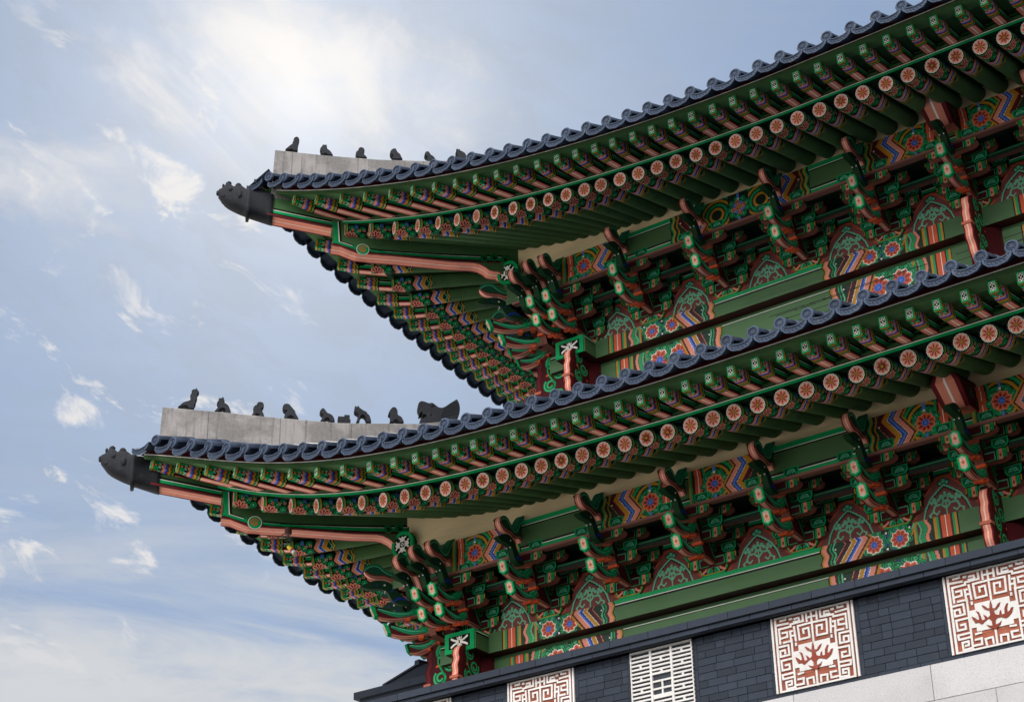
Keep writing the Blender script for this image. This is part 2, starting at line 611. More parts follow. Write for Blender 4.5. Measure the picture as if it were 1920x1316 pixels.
def head_paint(cv, u, v0, v1, L=2.0):
    """banded lotus painting at a beam end. u: function mapping distance from the column to canvas x (vectorised)"""
    H = v1 - v0
    inv = u                                             # canvas x -> distance
    D = inv(cv.X)
    zone = (cv.Y >= v0) & (cv.Y < v1)
    vy = cv.Y - v0

    def band(a, b, c, amp=0.0, per=.3, kind=wav):
        f = kind(amp, per) if amp else (lambda q: 0 * q)
        cv.put(zone & (D >= a + f(vy)) & (D < b + f(vy)), c)
    band(0, .02, 'black'); band(.02, .05, 'ochre'); band(.05, .09, 'jade'); band(.09, .12, 'maroon'); band(.12, .26, 'orange')
    band(.183, .195, 'white'); band(.26, .29, 'maroon'); band(.29, .33, 'jade'); band(.33, .37, 'ochre'); band(.37, .40, 'dark')
    band(.40, .62, 'wine'); band(.40, .45, 'dark'); band(.44, .49, 'salmon', .025, H * .8); band(.50, .56, 'jade', .025, H * .8); band(.57, .60, 'mint', .02, H * .8)
    band(.62, .65, 'jade'); band(.65, .68, 'ochre')
    band(.68, 1.52, 'deep')
    X = lambda d: float(np.interp(d, *sort2(D[0], cv.X[0])))
    cy = v0 + H * .45
    r = min(H * .42, .2)
    for d0, c0 in ((.98, 'navy'), (1.30, 'navy')):
        cv.put(zone & (np.abs(D - d0) / .19 + np.abs(vy - H * .5) / (H * .62) < 1), c0)
    band(.70, .73, 'ochre', .1, H * 2, tri); band(.74, .77, 'mint', .1, H * 2, tri)
    for d0 in (.90, 1.30):
        curls(cv, X(d0), cy + .02, r * 1.12, 9, r * .36)
        lotus(cv, X(d0), cy, r, a0=.3)
    for d0, vv in ((1.1, .86), (1.1, .12), (.74, .85)):
        cv.circ(X(d0), v0 + H * vv, .016, 'white')
    z = lambda a, b, c: band(a, b, c, .11, H * 1.7, tri)
    z(1.42, 1.455, 'ochre'); z(1.455, 1.49, 'maroon'); z(1.49, 1.575, 'salmon'); z(1.575, 1.585, 'white'); z(1.585, 1.62, 'blue'); z(1.62, 1.66, 'navy')
    z(1.66, 1.668, 'white'); z(1.668, 1.74, 'ochre'); z(1.74, 1.75, 'white'); z(1.75, 1.84, 'maroon'); z(1.84, 1.85, 'salmon')
    cv.put(zone & (D >= 1.85 + tri(.11, H * 1.7)(vy)) & (D < 2.02), 'dark')
    band(1.91, 1.935, 'mint', .018, H * .6); band(1.965, 1.985, 'jade', .018, H * .6)
    cv.circ(X(1.9), v0 + H * .7, .014, 'white')
    band(2.0, 2.03, 'maroon', .018, H * .6); band(2.03, 2.09, 'salmon', .018, H * .6); band(2.09, 2.12, 'ochre', .018, H * .6); band(2.12, 2.14, 'black', .018, H * .6)


def sort2(a, b):
    i = np.argsort(a)
    return np.asarray(a)[i], np.asarray(b)[i]


def purlin_paint(cv, dist, v0, v1, centre=False):
    """chevron and lotus painting of the outer purlin; dist(x) = distance from the bracket"""
    H = v1 - v0
    D = dist(cv.X)
    zone = (cv.Y >= v0) & (cv.Y < v1)
    vy = cv.Y - v0

    def band(a, b, c, amp=0.0, per=.3, kind=wav, ph=0.0):
        f = kind(amp, per, ph) if amp else (lambda q: 0 * q)
        cv.put(zone & (D >= a + f(vy)) & (D < b + f(vy)), c)
    X = lambda d: float(np.interp(d, *sort2(D[0], cv.X[0])))
    band(.0, 1.32, 'deep')
    for k in range(5):
        rr = .12 + .075 * k
        m = zone & (np.abs(np.hypot(D - .42, (vy - H * .45)) - rr) < .022)
        cv.put(m & (D > .2), 'jade' if k % 2 else 'ochre')
    if not centre:
        band(.0, .03, 'ochre'); band(.03, .06, 'jade'); band(.06, .09, 'maroon'); band(.09, .21, 'orange', .02, H * 2); band(.145, .155, 'white', .02, H * 2); band(.21, .24, 'maroon', .02, H * 2); band(.24, .275, 'jade', .02, H * 2)
        cy, cx, r = v0 + H * .42, X(.44), min(.15, H * .3)
    else:
        cy, cx, r = v0 + H * .46, X(0.0), min(.14, H * .28)
    sg = 1 if X(.5) > X(.4) else -1
    curls(cv, cx, cy, r * 1.2, 9, r * .36)
    cv.rect(cx - .02, cx + .02, v0 + H * .78, v1, 'blue'); cv.circ(cx, v0 + H * .77, .02, 'white')
    cv.rect(cx - .02, cx + .02, v0, v0 + H * .1, 'blue')
    lotus(cv, cx, cy, r, ('salmon', 'orange', 'wine', 'blue', 'navy') if not centre else ('salmon', 'brown', 'salmon', 'ochre', 'brown'), a0=.2, n=9 if not centre else 4)
    z = lambda a, b, c: band(a, b, c, .10, H * 1.05, tri, .25)
    z(.66, .69, 'ochre'); z(.69, .72, 'maroon'); z(.72, .80, 'salmon'); z(.80, .808, 'white'); z(.808, .83, 'maroon'); z(.83, .87, 'blue'); z(.87, .90, 'navy'); z(.90, .907, 'white')
    z(.907, .985, 'ochre'); z(.985, 1.0, 'orange'); z(1.0, 1.1, 'maroon'); z(1.1, 1.107, 'salmon')
    cv.put(zone & (D >= 1.107 + tri(.10, H * 1.05, .25)(vy)) & (D < 1.26), 'dark')
    band(1.17, 1.19, 'ochre', .02, H * .5); band(1.24, 1.27, 'ochre', .02, H * .5); band(1.27, 1.30, 'jade', .02, H * .5); band(1.30, 1.32, 'black', .02, H * .5)
    cv.circ(X(1.13), v0 + H * .65, .014, 'white')


# ------------------------------------------------------------------ the setting: ground and granite wall
gm = MB()
gm.face([(-400, -1.2, 0), (400, -1.2, 0), (400, 400, 0), (-400, 400, 0)], 'granite')
gm.face([(-400, -400, 0), (-7, -400, 0), (-7, -1.2, 0), (-400, -1.2, 0)], 'granite')
link('courtyard', gm.mesh('courtyard'), None, TR(0, 0, -11.95), M_GROUND, kind='structure')
gm = MB()
gm.face([(-7, -400, 0), (400, -400, 0), (400, -1.2, 0), (-7, -1.2, 0)], 'granite')
link('road', gm.mesh('road'), None, TR(0, 0, -11.95), M_ROAD, kind='structure')


def shade(c, a, b):
    k = random.uniform(a, b)
    c = PAL[c] if isinstance(c, str) else c
    return tuple(v * k for v in c)


# granite base wall
def build_granite():
    mb = MB()
    mb.box(-3.2, 18, -1.20, 9, -11.95, -2.47, 'maroon', back='slate', left='slate', right='slate', front=(0.05, 0.048, 0.045))
    z1 = -2.465
    row = 0
    while z1 > -11.9:
        h = .475
        x = -3.2 + (-.9 if row % 2 else .0)
        off = (8.237 if row % 2 == 0 else 9.065)
        x = off - 6 * 1.985
        while x < 17.9:
            a, b = max(x + .004, -3.2), min(x + 1.981, 18)
            mb.box(a, b, -1.252 + random.uniform(0, .004), -1.16, max(z1 - h + .004, -11.95), z1 - .004, shade('granite', .92, 1.06), skip='back')
            x += 1.985
        z1 -= h
        row += 1
    return link('granite_base_wall', mb.mesh('granite_base_wall'), None, TR(0, 0, 0), M_GRAN,
                'pale speckled granite block wall below the dark brick parapet', 'stone wall')


build_granite()

# ------------------------------------------------------------------ brick parapet
PANELS = [(-.70, .49, 'm'), (1.5475, 2.7375, 'm'), (3.714, 4.742, 'l'), (6.006, 7.253, 'm'), (8.554, 9.80, 'm'), (11.1, 12.35, 'm')]
ZP0, ZP1 = -2.408, -1.343
MAZE = [[(.081, .104), (.208, .11)], [(.12, .057), (.185, .057), (.185, .012)], [(.294, .07), (.345, .069), (.349, .114), (.286, .108)], [(.393, .043), (.394, .125), (.241, .13), (.241, .16), (.095, .163), (.096, .352)], [(.437, .044), (.439, .138)], [(.436, .093), (.5, .093)], [(.497, .171), (.326, .176), (.333, .358), (.455, .356), (.45, .23), (.386, .233), (.389, .286)], [(.134, .223), (.19, .224), (.189, .285), (.098, .291)], [(.14, .352), (.237, .351)], [(.226, .225), (.251, .224)], [(.228, .225), (.232, .36)], [(.278, .178), (.287, .357)], [(.231, .287), (.282, .287)], [(.236, .36), (.232, .97)], [(.075, .398), (.191, .398), (.194, .526), (.087, .528), (.087, .454), (.143, .452), (.147, .495)], [(.232, .582), (.091, .585), (.095, .711), (.185, .711), (.183, .65), (.139, .652)], [(.232, .769), (.091, .773), (.095, .827), (.224, .824)], [(.232, .96), (.128, .965), (.127, .873), (.194, .871), (.194, .918), (.161, .918)], [(.274, .871), (.339, .869), (.335, .941), (.239, .94)], [(.383, .959), (.379, .888), (.455, .883), (.458, .956)], [(.285, .803), (.339, .798)], [(.285, .42), (.285, .40)]]
FLAME = [(.487, .43), (.497, .477), (.498, .532), (.526, .539), (.56, .492), (.591, .476), (.572, .523), (.544, .554), (.508, .567), (.519, .614), (.558, .634), (.572, .583), (.583, .577), (.588, .636), (.618, .633), (.624, .563), (.649, .515), (.669, .511), (.652, .57), (.649, .619), (.675, .609), (.694, .575), (.719, .574), (.698, .637), (.665, .672), (.628, .694), (.575, .666), (.535, .662), (.513, .689), (.508, .743), (.549, .731), (.576, .707), (.557, .755), (.525, .78), (.501, .803), (.465, .781), (.428, .75), (.41, .718), (.449, .739), (.473, .745), (.473, .69), (.446, .645), (.415, .664), (.361, .704), (.334, .671), (.294, .669), (.273, .617), (.266, .574), (.299, .602), (.326, .637), (.342, .629), (.337, .568), (.315, .516), (.349, .543), (.36, .595), (.37, .653), (.406, .646), (.391, .581), (.419, .61), (.437, .637), (.464, .611), (.464, .556), (.415, .527), (.398, .495), (.388, .462), (.428, .492), (.446, .519), (.466, .524), (.474, .471)]


def build_parapet():
    root = link('brick_parapet', None, None, TR(4, -.8, -2.46), label='dark brick parapet with red and white maze panels above the granite wall', cat='parapet')
    mb = MB()
    mb.box(-3.0, 15.5, -1.205, -.75, -2.462, -1.30, (0.012, 0.013, 0.015), back='brick', left='brick', right='brick')
    z = ZP1 - .004
    segs = []
    xs = [-3.0]
    for a, b, _ in PANELS:
        xs += [a - .062, b + .062]
    xs += [15.5]
    for i in range(0, len(xs), 2):
        segs.append((xs[i], xs[i + 1]))
    nr = 10
    h = (ZP1 - ZP0) / nr
    for a, b in segs:
        for r in range(nr):
            z0 = ZP0 + r * h
            x = a - (.155 if r % 2 else 0) - random.uniform(0, .03)
            while x < b:
                x1 = x + .302
                if random.random() < .12:
                    x1 = x + .152
                p, q = max(x + .004, a + .003), min(x1 - .004, b - .003)
                if q - p > .015:
                    mb.box(p, q, -1.222 + random.uniform(-.003, .003), -1.2, z0 + .004, z0 + h - .004, shade('brick', .75, 1.25), skip='back')
                x = x1
    for a, b, _ in PANELS:                                   # upright bricks framing each panel
        for s0, s1 in ((a - .06, a - .006), (b + .006, b + .06)):
            zz = ZP0
            while zz < ZP1 - .02:
                z2 = min(zz + .30, ZP1 - .004)
                mb.box(s0, s1, -1.224, -1.2, zz + .003, z2 - .003, shade('brick', .75, 1.2), skip='back')
                zz = z2
    x = -3.0
    while x < 15.4:
        mb.box(x + .003, x + .297, -1.228, -1.2, -2.46, ZP0 - .004, shade('brick', .75, 1.15), skip='back')
        x += .30
    link('brickwork', mb.mesh('brickwork'), root, TR(0, 0, 0), M_BRICK)
    cp = MB()
    x = -3.0
    while x < 15.4:
        cp.box(x + .004, x + .646, -1.44, -.7, -1.262, -1.158, shade('brick', .85, 1.15))
        cp.face([(x + .004, -1.44, -1.158), (x + .646, -1.44, -1.158), (x + .646, -1.0, -1.04), (x + .004, -1.0, -1.04)], shade('brick', .85, 1.15))
        cp.box(x + .324, x + .966, -1.402, -.7, -1.335, -1.272, shade('brick', .8, 1.1))
        x += .65
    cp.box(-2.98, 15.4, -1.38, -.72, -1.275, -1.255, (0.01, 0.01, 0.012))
    for k, (y, z0, z1) in enumerate(((-1.362, -1.357, -1.339), (-1.335, -1.378, -1.361), (-1.305, -1.398, -1.382))):
        z0 += .02 * k + .012
        z1 += .02 * k + .012
        x = -3.0 + .2 * k
        while x < 15.4:
            cp.box(x + .003, x + .597, y, -.8, z0, z1, shade('brick', .6, 1.0))
            x += .6
    link('coping', cp.mesh('coping'), root, TR(0, 0, 0), M_BRICK)
    mazes = 0
    proto = None
    for a, b, kind in PANELS:
        w, hh = b - a, ZP1 - ZP0
        if kind == 'm':
            if proto is None:
                w0 = 1.247
                base = MB()
                P = lambda u, v: (u * w0, hh * (1 - v))
                nb = 12
                for r in range(nb):                          # terracotta courses behind the relief
                    xx = .06 - random.uniform(0, .15)
                    while xx < w0 - .06:
                        x1 = xx + random.uniform(.14, .2)
                        p, q = max(xx, .05), min(x1, w0 - .05)
                        if q > p:
                            base.box(p + .001, q - .001, -.012, .02, .03 + (hh - .06) * r / nb + .002, .03 + (hh - .06) * (r + 1) / nb - .001, shade('terra', .8, 1.15), skip='back')
                        xx = x1
                base.box(0, w0, -.010, .02, 0, hh, shade('terra', .6, .6))
                base.box(.030, .052, -.0155, 0, .0, hh - .005, shade('terra', .75, .75))
                base.box(w0 - .052, w0 - .030, -.0155, 0, .0, hh - .005, shade('terra', .75, .75))
                rel = MB()
                for x0, x1, z0, z1 in ((0, .028, 0, hh), (w0 - .028, w0, 0, hh), (.055, .087, 0, hh), (w0 - .087, w0 - .055, 0, hh), (.087, w0 - .087, hh - .028, hh), (.087, w0 - .087, 0, .024)):
                    rel.box(x0, x1, -.03, .0, z0, z1, 'lime')

                def bar(p, q, wd=.027):
                    (x0, z0), (x1, z1) = p, q
                    dx, dz = x1 - x0, z1 - z0
                    L = sqrt(dx * dx + dz * dz) or 1
                    ex, ez = dx / L * wd / 2, dz / L * wd / 2
                    pts = [(x0 - ex - ez, z0 - ez + ex), (x0 - ex + ez, z0 - ez - ex), (x1 + ex + ez, z1 + ez - ex), (x1 + ex - ez, z1 + ez + ex)]
                    yy = -.028 - random.uniform(0, .002)
                    rel.prism(pts, yy, 0, lambda u, v, t: (u, t, v), 'lime')
                for st in MAZE:
                    for k in range(len(st) - 1):
                        for mir in (0, 1):
                            pa, pb = [((1 - u) if mir else u, v) for u, v in (st[k], st[k + 1])]
                            bar(P(*pa), P(*pb))
                bar(P(.497, .01), P(.497, .42))
                bar(P(.496, .77), P(.496, .99))
                for u in (.245, .755):
                    bar(P(u - .008, .061), P(u + .008, .061), .03)
                rel.prism([P(*q) for q in ((.243, .50), (.31, .50), (.31, .425), (.69, .425), (.69, .50), (.757, .50), (.757, .72), (.70, .72), (.70, .775), (.30, .775), (.30, .72), (.243, .72))], -.025, 0, lambda u, v, t: (u, t, v), 'lime')
                em = MB()
                em.prism([P(*q) for q in FLAME], -.034, -.02, lambda u, v, t: (u, t, v), hexc('7d3a2c'))
                me = (base.mesh('terracotta_panel'), rel.mesh('lime_relief'), em.mesh('flame_emblem'))
                proto = me
            S = Matrix.Diagonal((w / 1.247, 1, 1, 1))
            M = TR(a, -1.222, ZP0) @ S
            p = link('terracotta_panel', proto[0], root, M, M_LIME, group='maze patterned panels in the parapet')
            link('lime_relief', proto[1], p, M, M_LIME)
            link('flame_emblem', proto[2], p, M, M_LIME)
        else:
            lt = MB()
            cx = [0, .33, .665, 1]
            bw = .032
            Q = lambda u, v: (u * w, hh * (1 - v))

            def b2(u0, u1, v0, v1, d=.03):
                x0, z1 = Q(u0, v0)
                x1, z0 = Q(u1, v1)
                lt.box(x0, x1, -d, .012, z0, z1, 'lime')
            for c in cx:
                b2(max(0, c - bw / 2), min(1, c + bw / 2), 0, 1, .034)
            b2(0, 1, 0, .03, .033)
            b2(0, 1, .97, 1, .033)
            rows = [.03 + .94 * i / 17 for i in range(1, 17)]
            rnd = random.Random(3)
            for c in range(3):
                for i, v in enumerate(rows):
                    if c == 1 and .36 < v < .66:
                        continue
                    b2(cx[c], cx[c + 1], v - .012, v + .012, .028 if i not in (5, 11) else .031)
                for i, v in enumerate(rows[:-1]):
                    if c == 1 and .33 < v < .66:
                        continue
                    if (i + c) % 3 != 2:
                        continue
                    m = (cx[c] + cx[c + 1]) / 2
                    b2(m - .016, m + .016, v, rows[i + 1], .027)
            b2(.33, .665, .345, .375)
            b2(.33, .665, .65, .68)
            b2(.33, .665, .455, .48, .026)
            b2(.33, .665, .56, .585, .0265)
            b2(.485, .51, .46, .66, .025)
            bk = MB()
            bk.box(0, w, -.003, .02, 0, hh, (0.03, 0.035, 0.045))
            M = TR(a, -1.222, ZP0)
            p = link('lattice_panel', bk.mesh('lattice_panel'), root, M, M_BRICK, label='white lattice panel with a small square opening at its centre')
            link('lattice', lt.mesh('lattice'), p, M, M_LIME)


build_parapet()


# ------------------------------------------------------------------ small brick gatehouse behind the parapet, left
def build_gatehouse():
    root = link('brick_gatehouse', None, None, TR(-1.9, 2, -2.46), label='small dark brick gatehouse with a hipped roof behind the parapet', cat='gatehouse')
    b = MB()
    b.box(-3.05, -.75, 1.15, 3.2, -2.46, -.2, 'brick')
    link('body', b.mesh('body'), root, TR(0, 0, 0), M_BRICK)
    c = MB()
    x = -3.34
    while x < -.5:
        x1 = min(x + .62, -.45)
        c.box(x + .003, x1 - .003, 1.0, 3.35, -.06, .065, shade('brick', .85, 1.2))
        x = x1
    c.box(-3.24, -.55, 1.06, 3.3, -.12, -.06, shade('brick', .7, .7))
    c.box(-3.15, -.65, 1.1, 3.25, -.2, -.12, shade('brick', .6, .6))
    link('cornice', c.mesh('cornice'), root, TR(0, 0, 0), M_BRICK)
    r = MB()
    A, B, C_, D = (-2.72, 1.05, .07), (-.55, 1.05, .07), (-.55, 3.25, .07), (-2.72, 3.25, .07)
    P0, P1 = (-2.02, 1.22, .37), (-1.6, 3.0, .37)
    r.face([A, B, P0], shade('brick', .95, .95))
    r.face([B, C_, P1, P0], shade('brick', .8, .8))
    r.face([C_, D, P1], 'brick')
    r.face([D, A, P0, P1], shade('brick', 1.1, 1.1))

    def cap(p, q, w, h):
        d = (Vector(q) - Vector(p)).normalized()
        s = d.cross(Vector((0, 0, 1))).normalized() * w
        u = Vector((0, 0, h))
        rings = []
        for e in (Vector(p), Vector(q)):
            rings.append([tuple(e - s - u * .3), tuple(e + s - u * .3), tuple(e + s * .8 + u), tuple(e - s * .8 + u)])
        r.loft(rings, shade('brick', .9, 1.1), smooth=False)
    cap((-2.05, 1.14, .36), (-1.62, 3.0, .36), .07, .07)
    cap(A, (-2.03, 1.2, .37), .03, .03)
    link('roof', r.mesh('roof'), root, TR(0, 0, 0), M_BRICK)


build_gatehouse()

# ------------------------------------------------------------------ the pavilion
PAV = link('gate_pavilion', None, None, TR(4.5, 2.0, -1.1),
           label='two-storey wooden gate pavilion painted in bright green, orange and blue with upturned tiled eaves', cat='gate pavilion')


class Storey:
    def __init__(s, cx, cy, zb, cF, cB, cT, xF, xB, xT, dq, ztop):
        s.cx, s.cy, s.zb, s.cF, s.cB, s.cT, s.xF, s.xB, s.xT, s.dq = cx, cy, zb, cF, cB, cT, xF, xB, xT, dq
        s.xmax = 15.2 - cx
        s.xsee = 12.3 - cx                                    # the row goes on past this point, outside the photograph
        s.ztop = ztop
        s.lift = 0.0

    def Tf(s, p):
        return (p[0] + s.cx, p[1] + s.cy, p[2])

    def Ts(s, p):
        return (p[1] + s.cx, p[0] + s.cy, p[2])

    def e(s, kind, x):
        """eave line: (y, z) at facade coordinate x, relative to the corner column"""
        c = dict(F=s.cF, B=s.cB, T=s.cT)[kind]
        y0 = dict(F=-2.92, B=-3.692, T=-4.0)[kind]
        t = max(0, (6 - x) / 10)
        tt = max(0, (6 - x) / 9)
        up = s.lift * (1 - math.exp(-max(0, x - s.xB[-1]) / 1.4))
        return y0 - .35 * tt * tt, c[0] + c[1] * t ** 2 + c[2] * t ** 3 + c[3] * t ** 4 + c[4] * t ** 5 + up

    def raf_in(s, x):
        return (x if x >= 2.1 else 2.1 - (2.1 - x) * .24, .9, s.cF[0] + .296 * 3.82 + s.lift)

    def raf(s, x, y):
        """axis point of the (virtual) rafter whose end stands at x, where it passes depth y"""
        ye, ze = s.e('F', x)
        xi, yi, zi = s.raf_in(x)
        t = (y - ye) / (yi - ye)
        return (x + (xi - x) * t, y, ze + (zi - ze) * t)

    def roof_z(s, x, y):
        yT, zT = s.e('T', x)
        d = max(0, y - yT)
        return zT - .07 + .34 * d + .042 * d * d + (s.cT[0] - zT) * min(1, d / 5.0) * .75


def ext(xs, step, xmax):
    xs = list(xs)
    while xs[0] + step < xmax:
        xs.insert(0, round(xs[0] + step, 3))
    return xs


LOW = Storey(0, .31, 0.0, [1.181, 2.28, -7.202, 10.356, -3.782], [1.378, 3.096, -10.99, 17.51, -8.107], [1.651, 2.259, -7.031, 11.769, -5.37],
             [10.52 - .3734 * k for k in range(12)] + [6.08, 5.72, 5.35, 5.0, 4.64, 4.28, 3.92, 3.56, 3.21, 2.86, 2.52, 2.17, 1.85, 1.49, 1.12, 0.73, 0.32, -0.09, -0.52, -0.98, -1.49, -2.07, -2.68],
             [10.92 - .3734 * k for k in range(12)] + [6.47, 6.1, 5.74, 5.38, 5.02, 4.67, 4.31, 3.95, 3.59, 3.25, 2.89, 2.55, 2.22, 1.87, 1.5, 1.1, 0.65, 0.14, -0.36, -0.89, -1.44, -2.0, -2.6, -3.21, -3.77],
             [11.03 - .4015 * k for k in range(12)] + [6.2, 5.8, 5.41, 5.03, 4.64, 4.25, 3.86, 3.47, 3.09, 2.71, 2.33, 1.94, 1.57, 1.2, 0.81, 0.44, 0.06, -0.32, -0.7, -1.08, -1.47, -1.84, -2.21, -2.58, -2.97, -3.34], 0.0, 4.3)
UPP = Storey(1.386, 1.728, 5.51, [6.571, 1.551, -2.538, 3.715, -1.3], [6.746, 1.312, -0.545, 1.049, -0.288], [6.973, 0.497, 2.882, -3.458, 1.704],
             [9.18, 8.81, 8.43, 8.05, 7.66, 7.3, 6.91, 6.55, 6.18, 5.8, 5.44, 5.08, 4.71, 4.35, 4.0, 3.63, 3.28, 2.93, 2.58, 2.22, 1.9, 1.55, 1.2, 0.85, 0.5, 0.13, -0.24, -0.64, -1.03, -1.46, -1.96, -2.49, -3.04],
             [9.21, 8.83, 8.44, 8.07, 7.69, 7.31, 6.94, 6.56, 6.2, 5.83, 5.46, 5.1, 4.74, 4.37, 4.01, 3.65, 3.3, 2.93, 2.59, 2.23, 1.88, 1.5, 1.09, 0.7, 0.28, -0.13, -0.56, -1.01, -1.48, -2.02, -2.53, -3.07, -3.57, -4.11],
             [8.17, 7.76, 7.35, 6.96, 6.56, 6.17, 5.79, 5.4, 5.0, 4.61, 4.22, 3.84, 3.46, 3.09, 2.71, 2.33, 1.95, 1.59, 1.21, 0.85, 0.48, 0.09, -0.28, -0.66, -1.03, -1.39, -1.74, -2.11, -2.46, -2.81, -3.14, -3.48, -3.81], -.22, 10.5)
for S in (LOW, UPP):
    S.xT = [x - .062 for x in S.xT]
    S.xF, S.xB, S.xT = ext(S.xF, .3734, S.xmax), ext(S.xB, .3734, S.xmax), ext(S.xT, .4, S.xmax)


import copy
for S in (LOW, UPP):
    S.fl = copy.copy(S)
LOW.fl.lift = .41


def aim(p, q, up=(0, 0, 1)):
    """matrix whose +Y runs from p towards q"""
    p, q = Vector(p), Vector(q)
    y = (q - p).normalized()
    x = y.cross(Vector(up)).normalized()
    z = x.cross(y)
    m = Matrix((x, y, z)).transposed().to_4x4()
    m.translation = p
    return m


# ---- prototypes -----------------------------------------------------------
def rafter_mesh(L=3.9, r=.134):
    mb = MB()
    C2 = 2 * pi * r
    H = .78
    cv = Cv(C2, H, .0095, 'olive')
    X, Y = cv.X, cv.Y
    q = X - C2 / 2                                        # arc distance from the underside
    Z = lambda a, b, c, amp, per, k=tri: cv.put((Y >= a + (k(amp, per)(q) if amp else 0)) & (Y < b + (k(amp, per)(q) if amp else 0)), c)
    cv.rect(0, C2, 0, .03, 'jade'); cv.rect(0, C2, .03, .05, 'ochre'); cv.rect(0, C2, .05, .06, 'black')
    cv.rect(0, C2, .06, .5, 'deep')
    m0 = C2 / 2
    for dx in (-.21, -.07, .07, .21):
        for k, yy in enumerate((.12, .22, .32)):
            cx = m0 + dx + (.07 if k % 2 else 0)
            cv.circ(cx, yy, .052, 'jade'); cv.ring(cx, yy, .026, .038, 'deep'); cv.circ(cx, yy, .014, 'mint')
    for dx in (-.17, .17):
        for yy in (.14, .26, .34):
            cv.circ(m0 + dx, yy, .022, 'salmon'); cv.circ(m0 + dx, yy, .011, 'wine')
    for dx in (-.25, .25):
        cv.rect(m0 + dx - .045, m0 + dx + .045, .17, .23, 'blue')
    cv.petals(m0, .10, .02, .15, 7, .07, 'salmon', .25, span=pi * 1.15 * 7 / 6)
    cv.petals(m0, .10, .04, .12, 7, .026, 'wine', .25, span=pi * 1.15 * 7 / 6)
    cv.circ(m0, .10, .03, 'wine')
    Z(.42, .485, 'salmon', .035, .24); Z(.485, .493, 'white', .035, .24); Z(.493, .52, 'blue', .035, .24); Z(.52, .555, 'navy', .035, .24); Z(.555, .563, 'white', .035, .24)
    Z(.563, .635, 'ochre', .035, .24); Z(.635, .642, 'salmon', .035, .24); Z(.642, .72, 'dark', .035, .24)
    Z(.672, .687, 'mint', .02, .16, wav); Z(.715, .738, 'ochre', .014, .16, wav); Z(.738, .755, 'black', .014, .16, wav); Z(.755, H, 'olive', 0, 1)
    P = lambda a, y: (r * sin(a / r), y, r * cos(a / r))
    cv.lay(mb, P, maxrun=3)
    n = 20
    for k in range(n):
        a0, a1 = C2 * k / n, C2 * (k + 1) / n
        mb.face([P(a0, H), P(a1, H), P(a1, L), P(a0, L)], 'olive')
    # end disc with the painted flower
    circ = lambda R, y, m=24, ph=0: [(R * sin(2 * pi * i / m + ph), y, R * cos(2 * pi * i / m + ph)) for i in range(m)]
    mb.face(circ(r, 0), 'black')
    y = -.002

    def pet(a, r0, r1, w, c, y):
        pts = [(r0, -w * .3), (r0 + (r1 - r0) * .55, -w / 2), (r0 + (r1 - r0) * .85, -w * .38), (r1, -w * .05), (r1, w * .05), (r0 + (r1 - r0) * .85, w * .38), (r0 + (r1 - r0) * .55, w / 2), (r0, w * .3)]
        mb.face([(p * sin(a) + q_ * cos(a), y, p * cos(a) - q_ * sin(a)) for p, q_ in pts], c)
    for k in range(8):
        a = 2 * pi * (k + .5) / 8
        pet(a, .06, .116, .066, 'white', -.001)
        pet(a, .065, .109, .052, 'jade', -.0018)
    for k in range(8):
        a = 2 * pi * k / 8
        pet(a, .015, .116, .076, 'white', -.0026)
        pet(a, .018, .108, .061, hexc('e8937a'), -.0034)
        pet(a, .03, .082, .017, hexc('7d2420'), -.0042)
    mb.face(circ(.026, -.005, 12), 'wine')
    mb.face(circ(.022, -.0056, 12), 'ochre')
    return mb.mesh('rafter')


